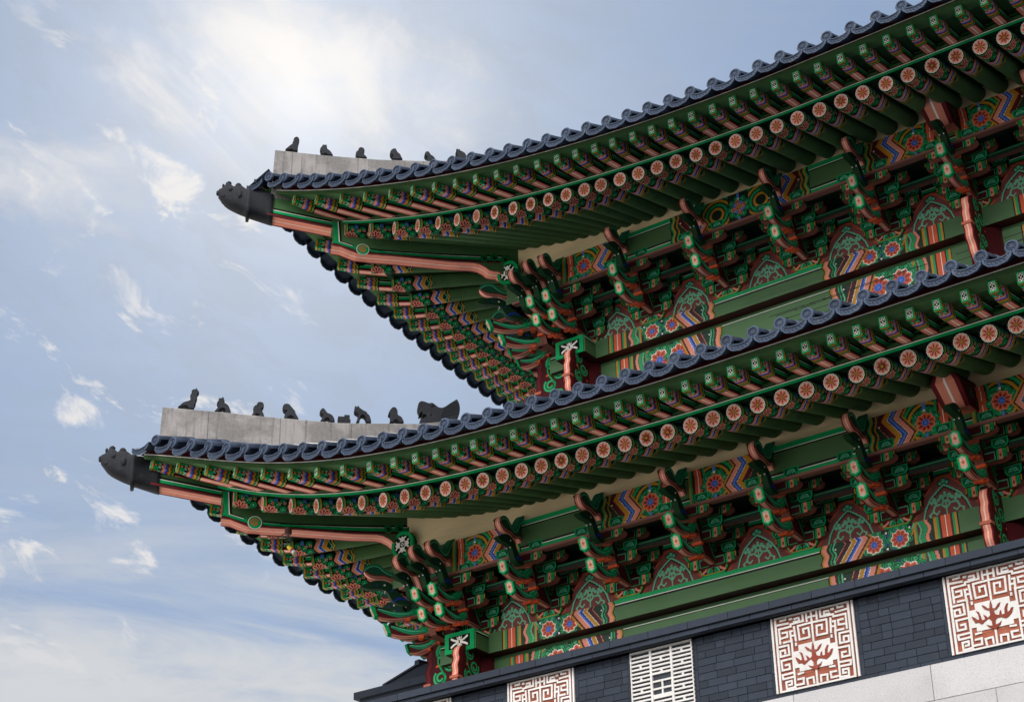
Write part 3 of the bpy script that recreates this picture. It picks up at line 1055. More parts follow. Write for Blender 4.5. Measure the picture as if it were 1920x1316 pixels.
def flying_rafter_mesh(L=1.22, w=.115, h=.155):
    mb = MB()
    per = h + w + h
    H = .33
    K = 1.28                                              # the painted block is longer than its drawing
    cv = Cv(per, H, .0065, 'deep')
    X, Y = cv.X, cv.Y
    q = np.abs(X - per / 2)
    Z = lambda a, b, c, amp=.008: cv.put((Y >= a + wav(amp, .07)(q)) & (Y < b + wav(amp, .07)(q)), c)
    cv.rect(0, per, 0, .014, 'jade'); cv.rect(0, per, .014, .03, 'ochre'); cv.rect(0, per, .03, .035, 'black')
    for cx in (h * .5, per / 2, per - h * .5):
        for dx in (-.042, .042):
            cv.circ(cx + dx, .07, .032, 'jade'); cv.ring(cx + dx, .07, .014, .022, 'deep')
            cv.circ(cx + dx * .7, .115, .02, 'mint')
        cv.circ(cx, .06, .014, 'orange'); cv.circ(cx, .11, .014, 'orange')
    Z(.132, .15, 'wine'); Z(.15, .182, 'salmon'); Z(.182, .2, 'blue'); Z(.2, .218, 'navy'); Z(.218, .235, 'red'); Z(.235, .266, 'ochre'); Z(.266, .282, 'dark'); Z(.282, .296, 'jade'); Z(.296, .308, 'ochre'); Z(.308, .33, 'black')
    for cx in (h * .5, per / 2, per - h * .5):
        cv.circ(cx, .142, .008, 'white')

    def P(x, y):
        if x <= h:
            return (-w / 2, y, h / 2 - x)
        if x <= h + w:
            return (x - h - w / 2, y, -h / 2)
        return (w / 2, y, x - h - w - h / 2)
    # cut runs at the edges of the bar
    k1, k2 = round(h / per * cv.nx), round((h + w) / per * cv.nx)
    sx = per / cv.nx

    def Pq(x, y):
        i = x / sx
        if abs(i - k1) < .5:
            x = h
        if abs(i - k2) < .5:
            x = h + w
        return P(x, y)
    full = cv.a
    for a, b in ((0, k1), (k1, k2), (k2, cv.nx)):
        sub = Cv((b - a) * sx, H, .0065, 'deep')
        sub.a = full[:, a:b]
        sub.nx, sub.ny, sub.w = b - a, cv.ny, (b - a) * sx
        eps = .0005
        def Ps(x, y, a=a, b=b):
            X_ = a * sx + x
            if a == 0:
                return P(min(X_, h), y * K) if X_ < h else (-w / 2, y * K, -h / 2)
            if b == cv.nx:
                f = x / ((b - a) * sx)
                return (w / 2, y * K, -h / 2 + f * h)
            f = x / ((b - a) * sx)
            return (-w / 2 + f * w, y * K, -h / 2)
        sub.lay(mb, Ps)
    H *= K
    st = [(0, .035, 'olive'), (.035, .06, 'black'), (.06, .068, 'white'), (.068, .115, 'jade'), (.115, .135, 'black'), (.135, h, 'wine')]
    for sg in (-1, 1):
        for a, b, c in st:
            mb.face([(sg * w / 2, H, h / 2 - a), (sg * w / 2, L, h / 2 - a), (sg * w / 2, L, h / 2 - b), (sg * w / 2, H, h / 2 - b)], c)
    for a, b, c in ((-.5, -.4, 'wine'), (-.4, -.06, 'salmon'), (-.06, .06, 'white'), (.06, .4, 'salmon'), (.4, .5, 'wine')):
        mb.face([(a * w, H, -h / 2), (b * w, H, -h / 2), (b * w, L, -h / 2), (a * w, L, -h / 2)], c)
    mb.face([(-w / 2, 0, h / 2), (w / 2, 0, h / 2), (w / 2, L, h / 2), (-w / 2, L, h / 2)], 'olive')
    ce = Cv(w, h, .005, 'jade')
    ce.rect(.018, w - .018, .02, h - .02, 'white')
    ce.rect(.023, w - .023, .025, h - .025, 'black')
    for dx, dy, rr in ((0, 0, .011), (-.017, .028, .011), (.017, .028, .011), (-.017, -.028, .011), (.017, -.028, .011), (0, .045, .01), (0, -.045, .01)):
        ce.circ(w / 2 + dx, h / 2 + dy, rr, 'white')
    ce.lay(mb, lambda x, z: (x - w / 2, 0, z - h / 2))
    def taper(p):
        k = 1 + .36 * min(1, p[1] / .38)
        return (p[0] * k, p[1], h / 2 - (h / 2 - p[2]) * (1 + .22 * min(1, p[1] / .38)))
    mb.v = [taper(p) for p in mb.v]
    return mb.mesh('flying_rafter')


def round_tile_mesh(L, sl=.42, r=.094):
    mb = MB()
    prof = [(0, -.012), (.022, -.014), (.028, -.006), (.062, -.002), (.068, -.016), (.086, -.016), (r, -.008), (r, .03)]
    n = 24
    rings = []
    for R, y in prof[1:]:
        rings.append([(R * cos(2 * pi * i / n), y, R * sin(2 * pi * i / n)) for i in range(n)])
    c = 'roof'
    rim = shade('roof', 1.35, 1.35)  # rim colour lightened in place of light catching the moulded relief
    mb.face(rings[0], c)
    mb.loft(rings[:4], c, caps=False, smooth=False)
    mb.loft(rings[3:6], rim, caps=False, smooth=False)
    mb.loft(rings[5:], c, caps=False, smooth=False)
    for k in range(8):                                        # moulded petals on the disc
        a = 2 * pi * k / 8
        pts = []
        for rr, w in ((.03, .0), (.043, .011), (.057, .0), (.043, -.011)):
            pts.append((rr * cos(a) - w * sin(a), -.0045, rr * sin(a) + w * cos(a)))
        top = (.043 * cos(a), -.015, .043 * sin(a))
        for i in range(4):
            mb.face([pts[i], pts[(i + 1) % 4], top], c)
    y = .03
    m = 12
    rings = []
    while y < L:
        y2 = min(y + .34, L)
        for yy, R in ((y, r + .002), (y2 - .05, r - .002), (y2 - .049, r - .012), (y2, r - .012)):
            rings.append([(R * cos(pi * i / m), yy, R * sin(pi * i / m) - .004 + sl * max(0, yy - .03)) for i in range(m + 1)])
        y = y2
    mb.loft(rings, c, closed=False, caps=False)
    a0 = rings[0]
    bt = [[(p[0], p[1], p[2] - .03 if i in (0, m) else p[2]) for i, p in enumerate(rg)] for rg in (rings[0], rings[-1])]
    return mb.mesh('round_tile')


def drip_tile_mesh(L, sl=.42):
    mb = MB()
    c = 'roof'
    outl = [(-.192, -.035), (-.188, -.12), (-.125, -.185), (0, -.212), (.125, -.185), (.188, -.12), (.192, -.035), (.11, -.085), (0, -.104), (-.11, -.085)]
    cen = (0, -.15)
    lean = lambda z: .10 * (z + .03)
    A = [(x, -.012 + lean(z), z) for x, z in outl]
    inn = [(cen[0] + (x - cen[0]) * .86, cen[1] + (z - cen[1]) * .72) for x, z in outl]
    B = [(x, -.012 + lean(z), z) for x, z in inn]
    Bd = [(x, -.003 + lean(z), z) for x, z in inn]
    K = [(x, .014 + lean(z), z) for x, z in outl]
    n = len(outl)
    for i in range(n):
        j = (i + 1) % n
        mb.face([A[i], A[j], B[j], B[i]], shade('roof', 1.3, 1.3))  # raised edge painted lighter, relief shading put into the colour
        mb.face([B[i], B[j], Bd[j], Bd[i]], c)
        mb.face([A[i], K[i], K[j], A[j]], c)
    mb.face(Bd, c)
    mb.face(K[::-1], c)
    for k in range(-2, 3):                                     # moulded waves inside the rim
        x0 = k * .055
        for i in range(6):
            t0, t1 = i / 6, (i + 1) / 6
            w = lambda t: (x0 + .028 * cos(t * pi * 1.6), -.150 + .026 * sin(t * pi * 1.6) + .02 * (x0 / .11) ** 2)
            (xa, za), (xb, zb) = w(t0), w(t1)
            mb.face([(xa, -.012 + lean(za), za), (xb, -.012 + lean(zb), zb), (xb * .98, -.003 + lean(zb - .01), zb - .01), (xa * .98, -.003 + lean(za - .01), za - .01)], c)
    m = 8
    for off, nm in ((0, 0), (-.02, 1)):
        rings = []
        for yy in (-.0, L):
            rings.append([(-.19 + .38 * i / m, yy, -.108 + .075 * (-1 + 2 * i / m) ** 2 + off + sl * max(0, yy)) for i in range(m + 1)])
        mb.loft(rings, c, closed=False, caps=False)
    return mb.mesh('drip_tile')


ME_RAF = rafter_mesh()
ME_FLY = flying_rafter_mesh()
LENS = (.5, .9, 1.3, 1.8, 2.4, 3.2)
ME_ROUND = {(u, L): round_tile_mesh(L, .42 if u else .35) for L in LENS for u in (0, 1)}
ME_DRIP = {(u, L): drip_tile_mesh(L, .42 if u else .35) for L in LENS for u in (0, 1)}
RZ = lambda a: Matrix.Rotation(a, 4, 'Z')


# ---- roofs ------------------------------------------------------------------
def sweep(mb, S, T, xs, fn, prof):
    """sweep a cross-section along the eave. fn(x) -> (y, z); prof: list of (dy, dz, colour of the face that follows)"""
    pts = []
    for x in xs:
        y, z = fn(x)
        pts.append([T((x, y + dy, z + dz)) for dy, dz, _ in prof])
    for a, b in zip(pts[:-1], pts[1:]):
        for i in range(len(prof)):
            j = (i + 1) % len(prof)
            if prof[i][2]:
                mb.face([a[i], b[i], b[j], a[j]], prof[i][2])


def frange(a, b, st):
    n = max(1, int(math.ceil((b - a) / st)))
    return [a + (b - a) * i / n for i in range(n + 1)]


def place_on(S, side, p, q):
    """matrix of a bar from relative point p to q, on the facade or mirrored to the left flank"""
    T = S.Ts if side else S.Tf
    return aim(T(p), T(q))


def build_roof(S, upper):
    deck = MB()
    SD = (S, S.fl)
    side = 0
    side_max = 9.0
    xc = S.xB[-1]
    wide = lambda x: xc + (x - xc) * (1 + .20 * math.exp(-(x - xc) / 3.2))     # the flank is spaced wider at its corner
    flank = {'F': [wide(x) for x in S.xF], 'B': [wide(x) for x in S.xB], 'T': [S.xT[-1] + (x - S.xT[-1]) * 1.05 for x in S.xT]}
    lists = lambda kind, side: flank[kind] if side else {'F': S.xF, 'B': S.xB, 'T': S.xT}[kind]
    for side in (0, 1):
        T = S.Ts if side else S.Tf
        xm = side_max if side else S.xmax
        x0F, x0B, x0T = S.xF[-1] - .2, S.xB[-1] - .15, S.xT[-1] - .55
        xs = frange(x0F, xm, .3)
        out = [SD[side].e('F', x) for x in xs]
        for (xa, xb) in zip(xs[:-1], xs[1:]):                  # boards on the round rafters
            for k in range(8):
                t0, t1 = k / 8, (k + 1) / 8
                q = []
                for x, t in ((xa, t0), (xb, t0), (xb, t1), (xa, t1)):
                    ye, ze = SD[side].e('F', x)
                    xi, yi, zi = SD[side].raf_in(x)
                    q.append(T((x + (xi - x) * t, ye + (yi - ye) * t, ze + (zi - ze) * t + .140)))
                deck.face(q, shade('green', .72, .8))
        xs = frange(x0B, xm, .3)
        for (xa, xb) in zip(xs[:-1], xs[1:]):                  # boards on the flying rafters
            q = []
            for x in (xa, xb):
                yb, zb = SD[side].e('B', x)
                xf = max(x, x0F) if x > 1 else x + (1 - x) * .17
                yf, zf = SD[side].e('F', xf)
                q.append((T((x, yb - .03, zb + .08)), T((xf, yf + .3, zf + .33 + .08 + .055))))
            deck.face([q[0][0], q[1][0], q[1][1], q[0][1]], shade('green', .75, .85))
        # roof covering under the tiles, with thickness
        ymax = 1.05 if not upper else 4.6
        xs = frange(x0T + .3, xm, .45)
        for (xa, xb) in zip(xs[:-1], xs[1:]):
            n = 10
            for k in range(n):
                q = []
                for x, t in ((xa, k / n), (xb, k / n), (xb, (k + 1) / n), (xa, (k + 1) / n)):
                    ye = SD[side].e('T', x)[0] + .33
                    y1 = min(ymax, x) if x < ymax else ymax
                    y = ye + (max(y1, ye) - ye) * t
                    q.append((x, y, SD[side].roof_z(x, y) - .05))
                deck.face([T(p) for p in q], 'roof', True)
    if upper:                                                   # back slope and gable closing the roof behind
        y0, zr = 4.6, S.roof_z(9, 4.6) - .05
        deck.face([S.Tf(p) for p in ((4.6, y0, zr), (S.xmax, y0, zr), (S.xmax, 12, zr - 4), (4.6, 12, zr - 4))], 'roof')
        deck.face([S.Tf(p) for p in ((y0, 4.6, zr), (y0, 12, zr - 3), (9, 12, zr - 3.5))], 'roof')
    roof = link('roof', deck.mesh('roof'), PAV, TR(0, 0, 0), M_PAINT,
                label='upper tiled roof' if upper else 'lower tiled roof')
    # ---- eave boards
    for side in (0, 1):
        T = S.Ts if side else S.Tf
        xm = side_max if side else S.xmax
        eb = MB()
        xs = frange(S.xF[-1] - .32, xm, .22)
        sweep(eb, S, T, xs, lambda x, side=side: SD[side].e('F', x), [(-.03, .138, 'jade'), (-.032, .182, 'white'), (-.032, .196, 'black'), (-.032, .212, 'olive'), (-.03, .262, 'olive'), (.10, .262, 'olive'), (.10, .138, 'dark')])
        link('eave_board', eb.mesh('eave_board'), roof, TR(0, 0, 0), M_PAINT)
        eb = MB()
        xs = frange(S.xB[-1] - .12, xm, .22)
        sweep(eb, S, T, xs, lambda x, side=side: SD[side].e('B', x), [(-.035, .082, 'olive'), (-.037, .148, 'black'), (-.037, .158, 'white'), (-.037, .176, 'maroon'), (.02, .178, 'maroon'), (.02, .30, 'maroon'), (.2, .30, 'maroon'), (.2, .082, 'green')])
        link('eave_board', eb.mesh('eave_board'), roof, TR(0, 0, 0), M_PAINT)
        # little painted filler panels between the flying rafters
        fb = MB()
        xsF = [x for x in lists('F', side) if x < xm]
        for xa, xb in zip(xsF[1:], xsF[:-1]):
            (ya, za), (yb, zb) = SD[side].e('F', xa), SD[side].e('F', xb)
            cv = Cv(1.0, .16, .02, 'dark')
            cv.circ(.5, 0, .46, 'ochre', .32); cv.circ(.5, 0, .42, 'jade', .32); cv.circ(.5, 0, .34, 'dark', .32); cv.circ(.38, .04, .1, 'jade', .4); cv.circ(.62, .04, .1, 'jade', .4); cv.circ(.5, .03, .07, 'salmon', .5)
            if side == 0 or xb < 6:
                cv.lay(fb, lambda u, v: T((xa + (xb - xa) * u, ya + (yb - ya) * u + .07, za + (zb - za) * u + .263 + v)))
        link('filler_board', fb.mesh('filler_board'), roof, TR(0, 0, 0), M_PAINT)
    # ---- rafters
    ra = link('rafter', ME_RAF, roof, TR(0, 0, 0), M_PAINT, group='round rafters with flower ends')
    fl = link('flying_rafter', ME_FLY, roof, TR(0, 0, 0), M_PAINT, group='square flying rafters')
    firstr = firstf = True
    rest = {'rafter': [], 'flying_rafter': [], 'round_tile': [], 'drip_tile': []}
    for side in (0, 1):
        for x in lists('F', side):
            if side and x > (6.5 if upper else 5.2):
                continue
            y, z = SD[side].e('F', x)
            M = place_on(S, side, (x, y, z), SD[side].raf_in(x)) @ Matrix.Rotation(random.uniform(-.12, .12), 4, 'Y')
            if not side and x > S.xsee:
                rest['rafter'].append(M)
            elif firstr:
                ra.matrix_basis = WM[roof.name].inverted() @ M
                firstr = False
            else:
                copy_to(ra, roof, M)
        for x0, x in zip(S.xB, lists('B', side)):
            if side and x > (6.5 if upper else 5.2):
                continue
            y, z = SD[side].e('B', x)
            # flying rafters follow the fan of the round rafters below them
            xf = x0 if x0 > 2.3 else float(np.interp(x0, BX[upper], FX[upper]))
            xf = wide(xf) if side else xf
            yf, zf = SD[side].e('F', max(xf, S.xF[-1] - .4))
            M = place_on(S, side, (x, y, z), (xf, yf, zf + .33))
            if not side and x0 > S.xsee:
                rest['flying_rafter'].append(M)
            elif firstf:
                fl.matrix_basis = WM[roof.name].inverted() @ M
                firstf = False
            else:
                copy_to(fl, roof, M)
    # ---- tiles
    protos = {}

    def tile(kind, me, L, M, grp):
        key = (kind, L)
        if key not in protos:
            protos[key] = link(kind, me, roof, M, M_TILE, group=grp)
        else:
            copy_to(protos[key], roof, M)
    for side in (0, 1):
        rot = RZ(-pi / 2) if side else Matrix.Identity(4)
        xt = [x for x in lists('T', side) if not side or x < (7.2 if upper else 5.6)]
        mids = [(a + b) / 2 for a, b in zip(xt[:-1], xt[1:])] + [xt[-1] - .33]
        for x in xt:
            y, z = SD[side].e('T', x)
            need = max(.5, min(3.2, x - y))
            L = max([l for l in LENS if l <= need + .05] or [.5])
            p = (S.Ts if side else S.Tf)((x, y, z))
            sx = random.uniform(-.03, .03)
            z += random.uniform(-.006, .006)
            M = TR(*p) @ rot @ Matrix.Rotation(sx, 4, 'Z')
            if side:
                M = TR(*p) @ RZ(-pi / 2) @ Matrix.Rotation(sx, 4, 'Z')
            if not side and x > S.xsee:
                rest['round_tile'].append(M)
                continue
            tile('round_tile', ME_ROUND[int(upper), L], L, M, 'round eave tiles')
        for x in mids:
            y, z = SD[side].e('T', max(x, xt[-1] - .1))
            need = max(.5, min(3.2, x - y))
            L = max([l for l in LENS if l <= need + .05] or [.5])
            p = (S.Ts if side else S.Tf)((x, y, z))
            M = TR(*p) @ rot @ Matrix.Rotation(random.uniform(-.03, .03), 4, 'Z') @ Matrix.Rotation(random.uniform(-.025, .025), 4, 'Y')
            if not side and x > S.xsee:
                rest['drip_tile'].append(M)
                continue
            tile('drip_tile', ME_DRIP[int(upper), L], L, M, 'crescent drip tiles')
    for nm, me, mt in (('rafter', ME_RAF, M_PAINT), ('flying_rafter', ME_FLY, M_PAINT), ('round_tile', ME_ROUND[int(upper), 3.2], M_TILE), ('drip_tile', ME_DRIP[int(upper), 3.2], M_TILE)):
        joined(nm + '_row', me, rest[nm], roof, mt)
    # corner cover tile on the hip
    q = S.xT[-1] - .44
    zc = SD[side].e('T', S.xT[-1])[1]
    c = MB()
    d2 = 1 / sqrt(2)
    rings = []
    for t, r in ((0, .12), (.8, .12)):
        rings.append([((q + t * d2) + (r * cos(pi * i / 10)) * d2, (q + t * d2) - (r * cos(pi * i / 10)) * d2, zc + .06 + t * .12 + r * .75 * sin(pi * i / 10)) for i in range(11)])
    c.loft(rings, 'roof', closed=False, caps=False)
    a = [(q - .015 + s * .21 * d2, q - .015 - s * .21 * d2, zc + zz) for s, zz in ((-1, .02), (-.45, .12), (0, .165), (.45, .12), (1, .02), (.9, -.02), (0, .11), (-.9, -.02))]
    b = [(x + .03, y + .03, z) for x, y, z in a]
    for i in range(8):
        j = (i + 1) % 8
        c.face([a[i], a[j], b[j], b[i]], 'roof')
    c.face([a[0], a[1], a[2], a[6], a[7]], 'roof')
    c.face([a[2], a[3], a[4], a[5], a[6]], 'roof')
    c.v = [S.Tf(p) for p in c.v]
    link('corner_tile', c.mesh('corner_tile'), roof, TR(0, 0, 0), M_TILE)
    # ---- hip ridge of lime plaster
    h = MB()
    hw = .17
    line = UP_RIDGE if upper else LO_RIDGE
    rings = []
    for i, (qq, zt, zb) in enumerate(line):
        ring = []
        for w_, z_ in ((-hw, zb), (hw, zb), (hw * .96, zt - .012), (hw * .9, zt), (-hw * .9, zt), (-hw * .96, zt - .012)):
            o = .03 if (i == 0 and z_ == zb) else 0
            ring.append(S.Tf((qq - o + w_ * d2, qq - o - w_ * d2, z_)))
        rings.append(ring)
    h.loft(rings, 'plaster', smooth=False)
    link('hip_ridge', h.mesh('hip_ridge'), roof, TR(0, 0, 0), M_PLASTER)
    build_corner_rafter(S, roof, upper)
    return roof


LO_RIDGE = [(-3.85, 3.927, 2.6), (-3.13, 3.893, 2.6), (-2.49, 3.850, 2.6), (-1.73, 3.818, 2.7), (-.82, 3.885, 2.9), (-.2, 4.02, 3.1), (1.0, 4.6, 3.4)]
UP_RIDGE = [(-4.08, 9.286, 8.1), (-3.44, 9.254, 8.0), (-2.75, 9.253, 8.0), (-2.05, 9.31, 8.0), (-1.2, 9.50, 8.2), (0, 9.95, 8.5), (2.5, 11.3, 9.3), (4.6, 12.6, 10)]
BX = {False: [-3.77, -3.21, -2.6, -2.0, -1.44, -.89, -.36, .14, .65, 1.1, 1.5, 1.87, 2.3], True: [-4.11, -3.57, -3.07, -2.53, -2.02, -1.48, -1.01, -.56, -.13, .28, .7, 1.09, 1.5, 1.88, 2.3]}
FX = {False: [-3.25, -2.68, -2.07, -1.49, -.98, -.52, -.09, .32, .73, 1.12, 1.49, 1.85, 2.3], True: [-3.55, -3.04, -2.49, -1.96, -1.46, -1.03, -.64, -.24, .13, .5, .85, 1.2, 1.55, 1.9, 2.3]}


def build_corner_rafter(S, roof, upper):
    d2 = 1 / sqrt(2)
    zz = 5.38 if upper else 0.0
    dq = S.dq

    def pl(q, z, t):
        return S.Tf((q + dq + t * d2, q + dq - t * d2, z + zz))
    hw = .17
    sa_bot = [(-3.92, 2.50), (-3.10, 2.325)]
    sa_top = [(-3.92, 2.625), (-3.09, 2.435)]
    ch_bot = [(-3.09, 1.965), (-2.98, 1.95), (-2.87, 1.89), (-2.78, 1.845), (-2.6, 1.835), (-2.3, 1.832), (-1.57, 1.80), (-1.28, 1.81), (-1.2, 1.79), (-1.13, 1.74), (-1.08, 1.68), (-1.03, 1.665), (-.96, 1.66), (-.9, 1.60)]
    ch_top = [(-3.075, 2.43), (-3.045, 2.01), (-2.96, 1.985), (-2.86, 1.945)]
    b = MB()
    body1 = sa_bot + [(-.3, 2.0), (-.3, 2.75), (-2.0, 2.72), (-3.92, 2.86)]
    b.prism(body1, -hw, hw, pl, 'green', lambda i: [(.10, 'wine'), (.38, 'salmon'), (.04, 'white'), (.38, 'salmon'), (.10, 'wine')] if i == 0 else 'green')
    body2 = ch_bot + [(-.6, 1.7), (.4, 1.9), (.4, 2.45), (-3.06, 2.40)]
    b.prism(body2, -hw - .004, hw + .004, pl, 'green', lambda i: [(.10, 'wine'), (.38, 'salmon'), (.04, 'white'), (.38, 'salmon'), (.10, 'wine')] if i < len(ch_bot) - 1 else 'green')
    o = link('corner_rafter', b.mesh('corner_rafter'), roof, TR(0, 0, 0), M_PAINT)
    s = MB()

    def off(line, d):
        return [(q, z + d) for q, z in line]
    sub = lambda line, n=8: [(line[i][0] + (line[i + 1][0] - line[i][0]) * k / n, line[i][1] + (line[i + 1][1] - line[i][1]) * k / n) for i in range(len(line) - 1) for k in range(n)] + [line[-1]]
    for sg in (-1, 1):
        e = .007
        P = lambda lay_: (lambda q, z: pl(q, z, sg * (hw + e + lay_ * .0018)))
        m = lambda t: [(sa_bot[0][0] + (sa_bot[1][0] - sa_bot[0][0]) * k / 6, (sa_bot[0][1] + (sa_bot[1][1] - sa_bot[0][1]) * k / 6) * (1 - t) + (sa_top[0][1] + (sa_top[1][1] - sa_top[0][1]) * k / 6) * t) for k in range(7)]
        for t, w, c, ly in ((.16, .034, 'wine', 0), (.38, .022, 'black', 0), (.68, .052, 'jade', 0), (.95, .012, 'white', 0), (1.18, .03, 'black', 0)):
            s.ribbon(m(t), w, c, P(ly))
        flat = [(-2.6, 1.838), (-2.3, 1.834), (-1.57, 1.803), (-1.2, 1.812), (-.95, 1.82)]
        upper_l = [(-2.6, 1.92), (-2.3, 1.905), (-1.57, 1.915), (-1.2, 1.935), (-.85, 1.965)]
        mm = lambda t: sub([(a[0] * (1 - t) + c_[0] * t, a[1] * (1 - t) + c_[1] * t) for a, c_ in zip(flat, upper_l)], 3)
        for t, w, c in ((.16, .032, 'wine'), (.36, .02, 'black'), (.66, .06, 'jade'), (.95, .012, 'white'), (1.16, .024, 'black')):
            s.ribbon(mm(t), w, c, P(0))
        nose_b = [(-3.08, 1.968), (-2.98, 1.952), (-2.88, 1.895), (-2.78, 1.85), (-2.6, 1.838)]
        nose_t = [(-3.08, 2.04), (-2.98, 2.02), (-2.88, 1.965), (-2.78, 1.93), (-2.6, 1.92)]
        nn = lambda t: [(a[0], a[1] * (1 - t) + c_[1] * t) for a, c_ in zip(nose_b, nose_t)]
        for t, w, c in ((.2, .034, 'wine'), (.42, .02, 'black'), (.75, .055, 'jade')):
            s.ribbon(nn(t), w, c, P(1))
        up = [(-3.055, 2.44), (-3.03, 2.02), (-2.94, 1.985), (-2.86, 1.955), (-2.80, 1.99)]
        s.ribbon(up, .055, 'jade', P(2))
        s.ribbon([(q + .032, z + .012) for q, z in up[:4]], .013, 'white', P(3))
        s.ribbon([(q + .05, z + .02) for q, z in up[:4]], .02, 'black', P(3))
        c0 = (-2.70, 1.905)
        disc = lambda r, c, ly: s.face([P(ly)(c0[0] + r * d2 * cos(2 * pi * i / 22), c0[1] + r * sin(2 * pi * i / 22)) for i in range(22)], c)
        disc(.125, 'black', 3); disc(.118, 'white', 4); disc(.105, 'jade', 5)
        sp = [(c0[0] + (.075 * (1 - i / 26)) * d2 * cos(.6 + 4.2 * pi * i / 26), c0[1] + (.075 * (1 - i / 26)) * sin(.6 + 4.2 * pi * i / 26)) for i in range(24)]
        s.ribbon(sp, .014, 'orange', P(6))
        # flourish near the inner end
        for k, (qq, z0, r) in enumerate(((-1.15, 1.90, .07), (-1.02, 1.93, .075), (-.88, 1.91, .07), (-.8, 1.83, .07))):
            s.face([P(7 + k)(qq + r * d2 * cos(2 * pi * i / 14), z0 + r * sin(2 * pi * i / 14)) for i in range(14)], 'jade')
            s.face([P(11 + k)(qq + r * .8 * d2 * cos(2 * pi * i / 14), z0 + r * .8 * sin(2 * pi * i / 14)) for i in range(14)], 'dark')
            s.ribbon([(qq + r * .5 * d2 * cos(a), z0 + r * .5 * sin(a)) for a in [i * .4 for i in range(12)]], .012, 'jade', P(15))
    link('painted_moulding', s.mesh('painted_moulding'), o, TR(0, 0, 0), M_PAINT) if False else None
    s2 = s.mesh('painted_moulding')
    link('painted_moulding', s2, roof, TR(0, 0, 0), M_PAINT)
    # round purlin end with a white flower, under the inner end
    p = MB()
    R = .23
    n = 28
    X0, Y0, Z0 = -.80 + dq * .5, -1.17 + dq * .3, 1.61 + zz
    C = lambda r, y, m=n: [S.Tf((X0 + r * cos(2 * pi * i / m), Y0 + y, Z0 + r * sin(2 * pi * i / m))) for i in range(m)]
    p.loft([C(R, 0), C(R, .025), C(R, .05)], 'jade', caps=False, smooth=False)
    p.loft([C(R * .97, .05), C(R * .97, .11), ], 'dark', caps=False, smooth=False)
    p.loft([C(R * .97, .11), C(R * .97, .125)], 'white', caps=False, smooth=False)
    p.loft([C(R * .97, .125), C(R * .97, 1.2)], 'green', caps=False, smooth=False)
    cv = Cv(2 * R, 2 * R, .008, 'jade')
    cv.circ(R, R, R * .74, 'black')
    for k in range(4):
        a = k * pi / 2 + pi / 4
        cv.petals(R, R, R * .2, R * .62, 1, R * .26, 'white', a - pi / 4)
    for k in range(4):
        a = k * pi / 2
        for sg in (-1, 1):
            cv.stroke([(R + R * .3 * cos(a + sg * .5), R + R * .3 * sin(a + sg * .5)), (R + R * .5 * cos(a + sg * .30), R + R * .5 * sin(a + sg * .30)), (R + R * .62 * cos(a + sg * .5), R + R * .62 * sin(a + sg * .5))], .028, 'white')
    cv.circ(R, R, R * .13, 'white'); cv.circ(R, R, R * .07, 'black')
    m = (cv.X - R) ** 2 + (cv.Y - R) ** 2 <= R * R
    tmp = MB()
    cv.lay(tmp, lambda x, z: (x - R, z - R), maxrun=2, maxcol=2)
    for f, c in zip(tmp.f, tmp.c):
        pts = [tmp.v[i] for i in f]
        if max(u * u + w * w for u, w in pts) <= (R * 1.0) ** 2:
            p.face([S.Tf((X0 + u, Y0 - .002, Z0 + w)) for u, w in pts], c)
    p.face(C(R, 0), 'jade')
    link('purlin_end', p.mesh('purlin_end'), roof, TR(0, 0, 0), M_PAINT)
    # clay dragon cap over the tip of the corner rafter
    g = MB()
    dd = dq + (.03 if not upper else .0)
    secs = [(-3.85, 2.425, 3.0, .205), (-3.90, 2.44, 3.02, .205), (-4.14, 2.54, 3.05, .195), (-4.15, 2.47, 3.08, .215), (-4.185, 2.47, 3.08, .215), (-4.19, 2.565, 3.06, .18), (-4.26, 2.60, 3.13, .185), (-4.31, 2.63, 3.155, .18), (-4.36, 2.665, 3.10, .175), (-4.41, 2.70, 3.17, .165), (-4.455, 2.745, 3.19, .15), (-4.475, 2.78, 3.10, .14), (-4.51, 2.84, 3.06, .11), (-4.545, 2.90, 3.04, .075)]
    rings = []
    for q, z0, z1, w in secs:
        ring = []
        for i in range(16):
            a = 2 * pi * i / 16
            cx_, sx_ = cos(a), sin(a)
            k = lambda v: math.copysign(abs(v) ** .62, v)
            ring.append(S.Tf((q + dd + k(cx_) * w * d2, q + dd - k(cx_) * w * d2, zz + (z0 + z1) / 2 + k(sx_) * (z1 - z0) / 2)))
        rings.append(ring)
    g.loft(rings, hexc('212227'))

    def blob(q, z, w, r, rz):
        rr = []
        for j in range(6):
            ph = -pi / 2 + pi * j / 5
            rr.append([S.Tf((q + dd + (w + r * cos(ph) * cos(2 * pi * i / 10)) * d2 + r * cos(ph) * sin(2 * pi * i / 10) * d2, q + dd - (w + r * cos(ph) * cos(2 * pi * i / 10)) * d2 + r * cos(ph) * sin(2 * pi * i / 10) * d2, zz + z + rz * sin(ph))) for i in range(10)])
        g.loft(rr, hexc('202126'), caps=False)
    for sg in (-1, 1):
        blob(-4.42, 3.14, sg * .09, .05, .05)
        blob(-4.30, 3.10, sg * .10, .06, .06)
        blob(-4.40, 2.98, sg * .15, .045, .05)
        blob(-4.52, 2.99, sg * .06, .03, .05)
        blob(-4.28, 2.88, sg * .17, .05, .09)
        blob(-4.47, 2.86, sg * .10, .05, .035)
    blob(-4.49, 3.14, 0, .025, .05)
    blob(-4.555, 2.98, 0, .03, .06)
    rr = [[S.Tf((-4.17 + dd + (w + .012 * cos(2 * pi * i / 8)) * d2, -4.17 + dd - (w + .012 * cos(2 * pi * i / 8)) * d2, zz + z + .012 * sin(2 * pi * i / 8))) for i in range(8)] for w, z in ((.10, 2.44), (.0, 2.36))]
